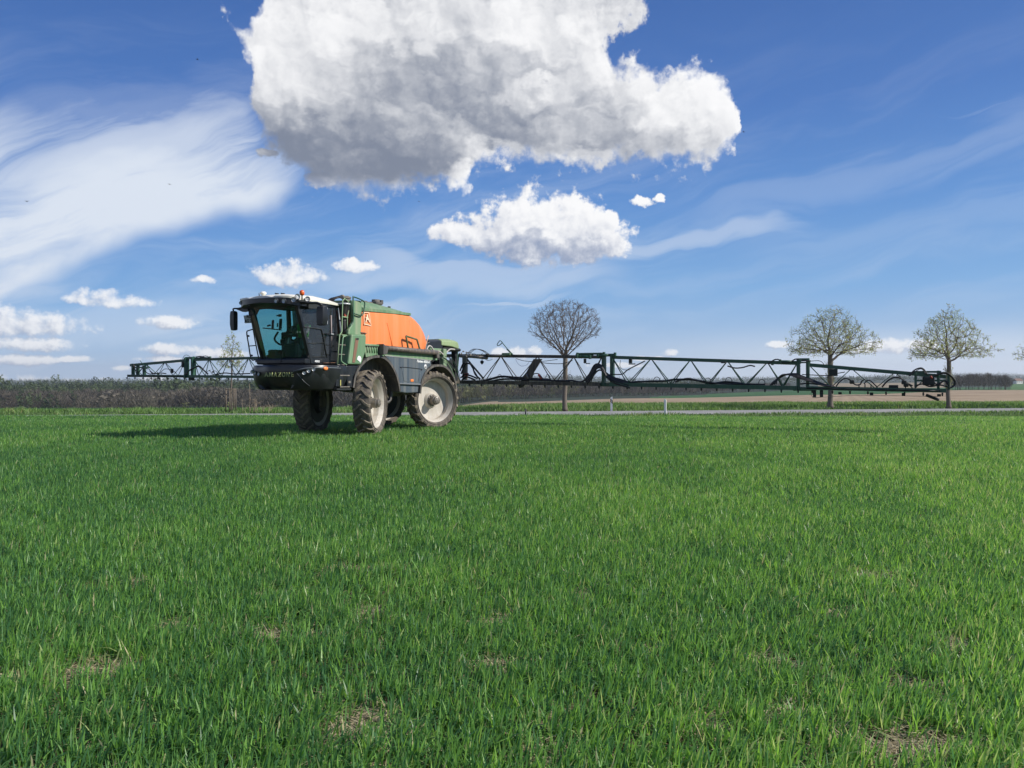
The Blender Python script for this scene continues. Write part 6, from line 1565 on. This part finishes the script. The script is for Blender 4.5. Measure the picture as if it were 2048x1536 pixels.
MB().box(b_px(1787, 773, .1), (.1, .26, .09), bev=.01).build('valve_unit', M['dark'], secR3)
for (x, y, w_, h_) in ((1261, 722, .11, .16), (1170, 722, .08, .16), (1667, 745, .24, .22), (1447, 725, .16, .05)): MB().box(b_px(x, y, .1), (.09, w_, h_), bev=.01).build('sensor', M['dark'], secR2 if x > 1210 else secR1)
MB().box(b_px(1264, 728, .1), (.06, .22, .035)).build('sensor_foot', M['dark'], secR2); MB().box(b_px(1176, 727, .1), (.05, .14, .03)).build('sensor_foot', M['dark'], secR1)
p = b_px(964, 724, .1); MB().lathe([(0, .06), (.05, .05), (.075, 0), (.05, -.05), (.02, -.08), (0, -.1)], Matrix.Translation(p) @ Matrix.Rotation(R(90), 4, 'X'), 12).build('accumulator', M['dark'], secR1)
MB().tube([p + Vector((0, 0, .06)), p + Vector((0, 0, .2))], .015, 6).build('accumulator_stem', M['dark'], secR1)
# folding hook on top, pipes along the inner chord, blue line
rbar([b_px(*q, .1) for q in ((1022, 708), (1014, 697), (1006, 687), (1000, 681), (994, 690), (998, 691), (1004, 686))], .016, 6, 2).build('support_hook', M['dgreen'], secR1)
MB().tube([b_px(1014, 698, .1), b_px(1025, 709, .1)], .03, 6).build('hook_tube', M['dgreen'], secR1)
MB().box(b_px(1013, 708.5, .1), (.12, .36, .10), bev=.02).build('hook_base', M['green'], secR1)
MB().cyl(b_px(975, 712, .1), b_px(1012, 711, .1), .035, n=8).build('fold_cylinder', M['steel'], secR1); MB().box(b_px(975, 711, .1), (.1, .1, .14)).build('cylinder_lug', M['dark'], secR1)
MB().tube([b_px(920, 712, .08), b_px(945, 713, .08), b_px(975, 716, .08)], .06, 8).build('return_pipe', M['steel'], secR1)
hz([(1032, 717), (1050, 722), (1080, 723), (1115, 719)], .010, secR1); hz([(1075, 724), (1100, 727), (1125, 727), (1145, 721)], .012, secR1)
rbar([b_px(*q, .1) for q in ((1031, 717), (1035, 726), (1043, 732), (1053, 730), (1058, 724))], .006, 5, 4).build('blue_line', M['bluehose'], secR1)
for q in (((928, 712), (935, 705), (945, 707)), ((940, 712), (948, 707), (955, 712)), ((955, 714), (962, 709), (966, 706)), ((968, 716), (975, 721), (985, 719))): hz(q, .008, secR1)
for q in (((922, 748), (930, 730), (936, 727), (944, 731), (950, 748), (960, 758)), ((922, 755), (930, 749), (940, 751), (955, 757)), ((924, 760), (934, 754), (950, 760)), ((920, 742), (926, 728), (932, 726))): hz(q, .030, secR1, dx=.2)
# left side details
for k in range(2): hz([(370 + 3 * k, 749), (378, 742 - k), (388, 736), (398, 733 - k), (408, 741), (416, 748)], .030, secL2, dx=.12 + .05 * k)
hz([(366, 727), (366, 716), (372, 710), (380, 713)], .010, secL3); hz([(392, 714), (402, 713), (412, 716), (424, 718)], .026, secL2); hz([(395, 717), (410, 712), (420, 715)], .016, secL2)
for x in (418, 430, 482): hz([(x - 5, 747), (x - 2, 742), (x + 3, 743), (x + 5, 748)], .010, secL2, dx=.2)
hz([(430, 749), (450, 746), (470, 748), (500, 747)], .024, secL2); hz([(300, 742), (308, 747), (320, 746), (332, 747)], .024, secL3); hz([(322, 744), (330, 738), (344, 740), (352, 746)], .014, secL3); hz([(284, 733), (292, 744), (300, 748), (310, 746)], .02, secL3); hz([(268, 736), (276, 744), (286, 736), (296, 738)], .02, secL3)
MB().box(b_px(344, 742, .1), (.08, .1, .2)).build('valve_unit', M['dark'], secL3); MB().box(b_px(366, 729, .1), (.08, .12, .26)).build('sensor', M['dark'], secL3)
rbar([b_px(*q, .1) for q in ((280, 721), (286, 728), (297, 733))], .014, 6).build('support_hook', M['dgreen'], secL3)
MB().tube([b_px(266, 728, .1), b_px(269, 736, .1)], .05, 8).build('end_motor', M['dark'], secL3); MB().box(b_px(282, 735, .08), (.1, 1.1, .06)).build('end_plate', M['dgreen'], secL3)

# ------------------------------------------------------------------ the driver, seated behind the wheel
def loc_w(p): return OM + av * p[0] + uv_ * p[1] + Vector((0, 0, p[2]))
DR = empty('person', loc_w((5.0, .02, 2.3)), math.atan2(av.y, av.x)); tag(DR, 'driver in a bright green vest sitting inside the sprayer cab', 'person')
def skin_mesh(name, pts, edges, rad, m_, parent, root=0):
    me = bpy.data.meshes.new(name); me.from_pydata(pts, edges, []); o = bpy.data.objects.new(name, me); COL.objects.link(o); o.parent = parent; me.materials.append(m_)
    md = o.modifiers.new('skin', 'SKIN'); md.use_smooth_shade = True
    if not me.skin_vertices:
        bm = bmesh.new(); bm.from_mesh(me); bm.verts.layers.skin.verify(); bm.to_mesh(me); bm.free()
    for i, v in enumerate(me.skin_vertices[0].data):
        r_ = rad[i]; v.radius = r_ if isinstance(r_, tuple) else (r_, r_); v.use_root = (i == root)
    sm = o.modifiers.new('sub', 'SUBSURF'); sm.levels = sm.render_levels = 2
    return o
bpts = [(0, 0, .40), (.01, 0, .60), (.02, 0, .86), (.03, 0, .97), (.05, 0, 1.06), (.06, 0, 1.16),
        (.01, .19, .88), (.16, .25, .66), (.40, .16, .66), (.01, -.19, .88), (.18, -.27, .66), (.42, -.20, .66),
        (.05, .10, .38), (.46, .13, .42), (.50, .13, .02), (.62, .13, -.02), (.05, -.10, .38), (.46, -.13, .42), (.50, -.13, .02), (.62, -.13, -.02)]
bed = [(0, 1), (1, 2), (2, 3), (3, 4), (4, 5), (2, 6), (6, 7), (7, 8), (2, 9), (9, 10), (10, 11), (0, 12), (12, 13), (13, 14), (14, 15), (0, 16), (16, 17), (17, 18), (18, 19)]
brd = [(.15, .12), (.14, .11), (.15, .11), .06, .085, .07, .06, .045, .03, .06, .045, .03, .085, .06, .045, .04, .085, .06, .045, .04]
skin_mesh('body', bpts, bed, brd, M['skin'], DR)
skin_mesh('vest', [bpts[0], bpts[1], bpts[2], (.02, 0, .93), bpts[6], (.06, .22, .80), bpts[9], (.06, -.22, .80)], [(0, 1), (1, 2), (2, 3), (2, 4), (4, 5), (2, 6), (6, 7)], [(.165, .135), (.155, .125), (.165, .125), .07, .07, .06, .07, .06], M['hivis'], DR)
skin_mesh('trousers', [bpts[0], bpts[12], bpts[13], (.50, .13, .08), bpts[16], bpts[17], (.50, -.13, .08)], [(0, 1), (1, 2), (2, 3), (0, 4), (4, 5), (5, 6)], [(.165, .13), .10, .075, .06, .10, .075, .06], M['cloth'], DR)
hr = MB(); hr.lathe([(0, .10), (.05, .095), (.09, .05), (.098, 0), (.08, -.03)], Matrix.Translation((.04, 0, 1.16)) @ Matrix.Rotation(R(90), 4, 'X'), 14); hr.build('hair', M['hair'], DR)
fc = MB(); fc.prism([(.13, 1.10), (.155, 1.09), (.13, 1.13)], -.012, .012); fc.build('nose', M['skin'], DR)
for sg in (-1, 1): MB().lathe([(0, .01), (.01, .006), (.012, 0)], Matrix.Translation((.122, sg * .032, 1.13)) @ Matrix.Rotation(R(-90), 4, 'Z'), 8).build('eye', M['hair'], DR); MB().box((.05, sg * .085, 1.12), (.035, .02, .055), bev=.008).build('ear', M['skin'], DR)
MB().box((.128, 0, 1.062), (.01, .045, .008)).build('mouth', M['redpart'], DR)
for sg in (-1, 1):                                                    # hands closed on the steering wheel rim
    h = MB(); b0 = Vector((.44 + (.02 if sg < 0 else 0), sg * .17, .67)); h.box(b0 + Vector((.02, 0, 0)), (.07, .03, .075), bev=.012)
    for k in range(4):
        f0 = b0 + Vector((.05, -sg * .01, .03 - k * .02)); h.tube([f0, f0 + Vector((.035, -sg * .02, 0)), f0 + Vector((.03, -sg * .045, -.004)), f0 + Vector((.008, -sg * .05, -.006))], [.0095, .009, .008, .007], 6)
    h.tube([b0 + Vector((.0, -sg * .01, .035)), b0 + Vector((.03, -sg * .03, .05)), b0 + Vector((.05, -sg * .04, .045))], [.011, .010, .008], 6)
    h.build('hand', M['skin'], DR)
# ------------------------------------------------------------------ air between here and the horizon
hm = bpy.data.materials.new('haze_air'); hm.use_nodes = True; nt_ = hm.node_tree; nt_.nodes.clear()
ho = nt_.nodes.new('ShaderNodeOutputMaterial'); pv = nt_.nodes.new('ShaderNodeVolumePrincipled')
pv.inputs['Color'].default_value = (0.86, 0.92, 1.0, 1); pv.inputs['Density'].default_value = 0.00013; pv.inputs['Anisotropy'].default_value = 0.2
nt_.links.new(pv.outputs[0], ho.inputs['Volume'])
hz_ = MB().box((0, 2150, 25), (15000, 4600, 120)).build('haze', hm); tag(hz_, kind='stuff', label='thin pale haze in front of the far woods and hills', cat='haze')
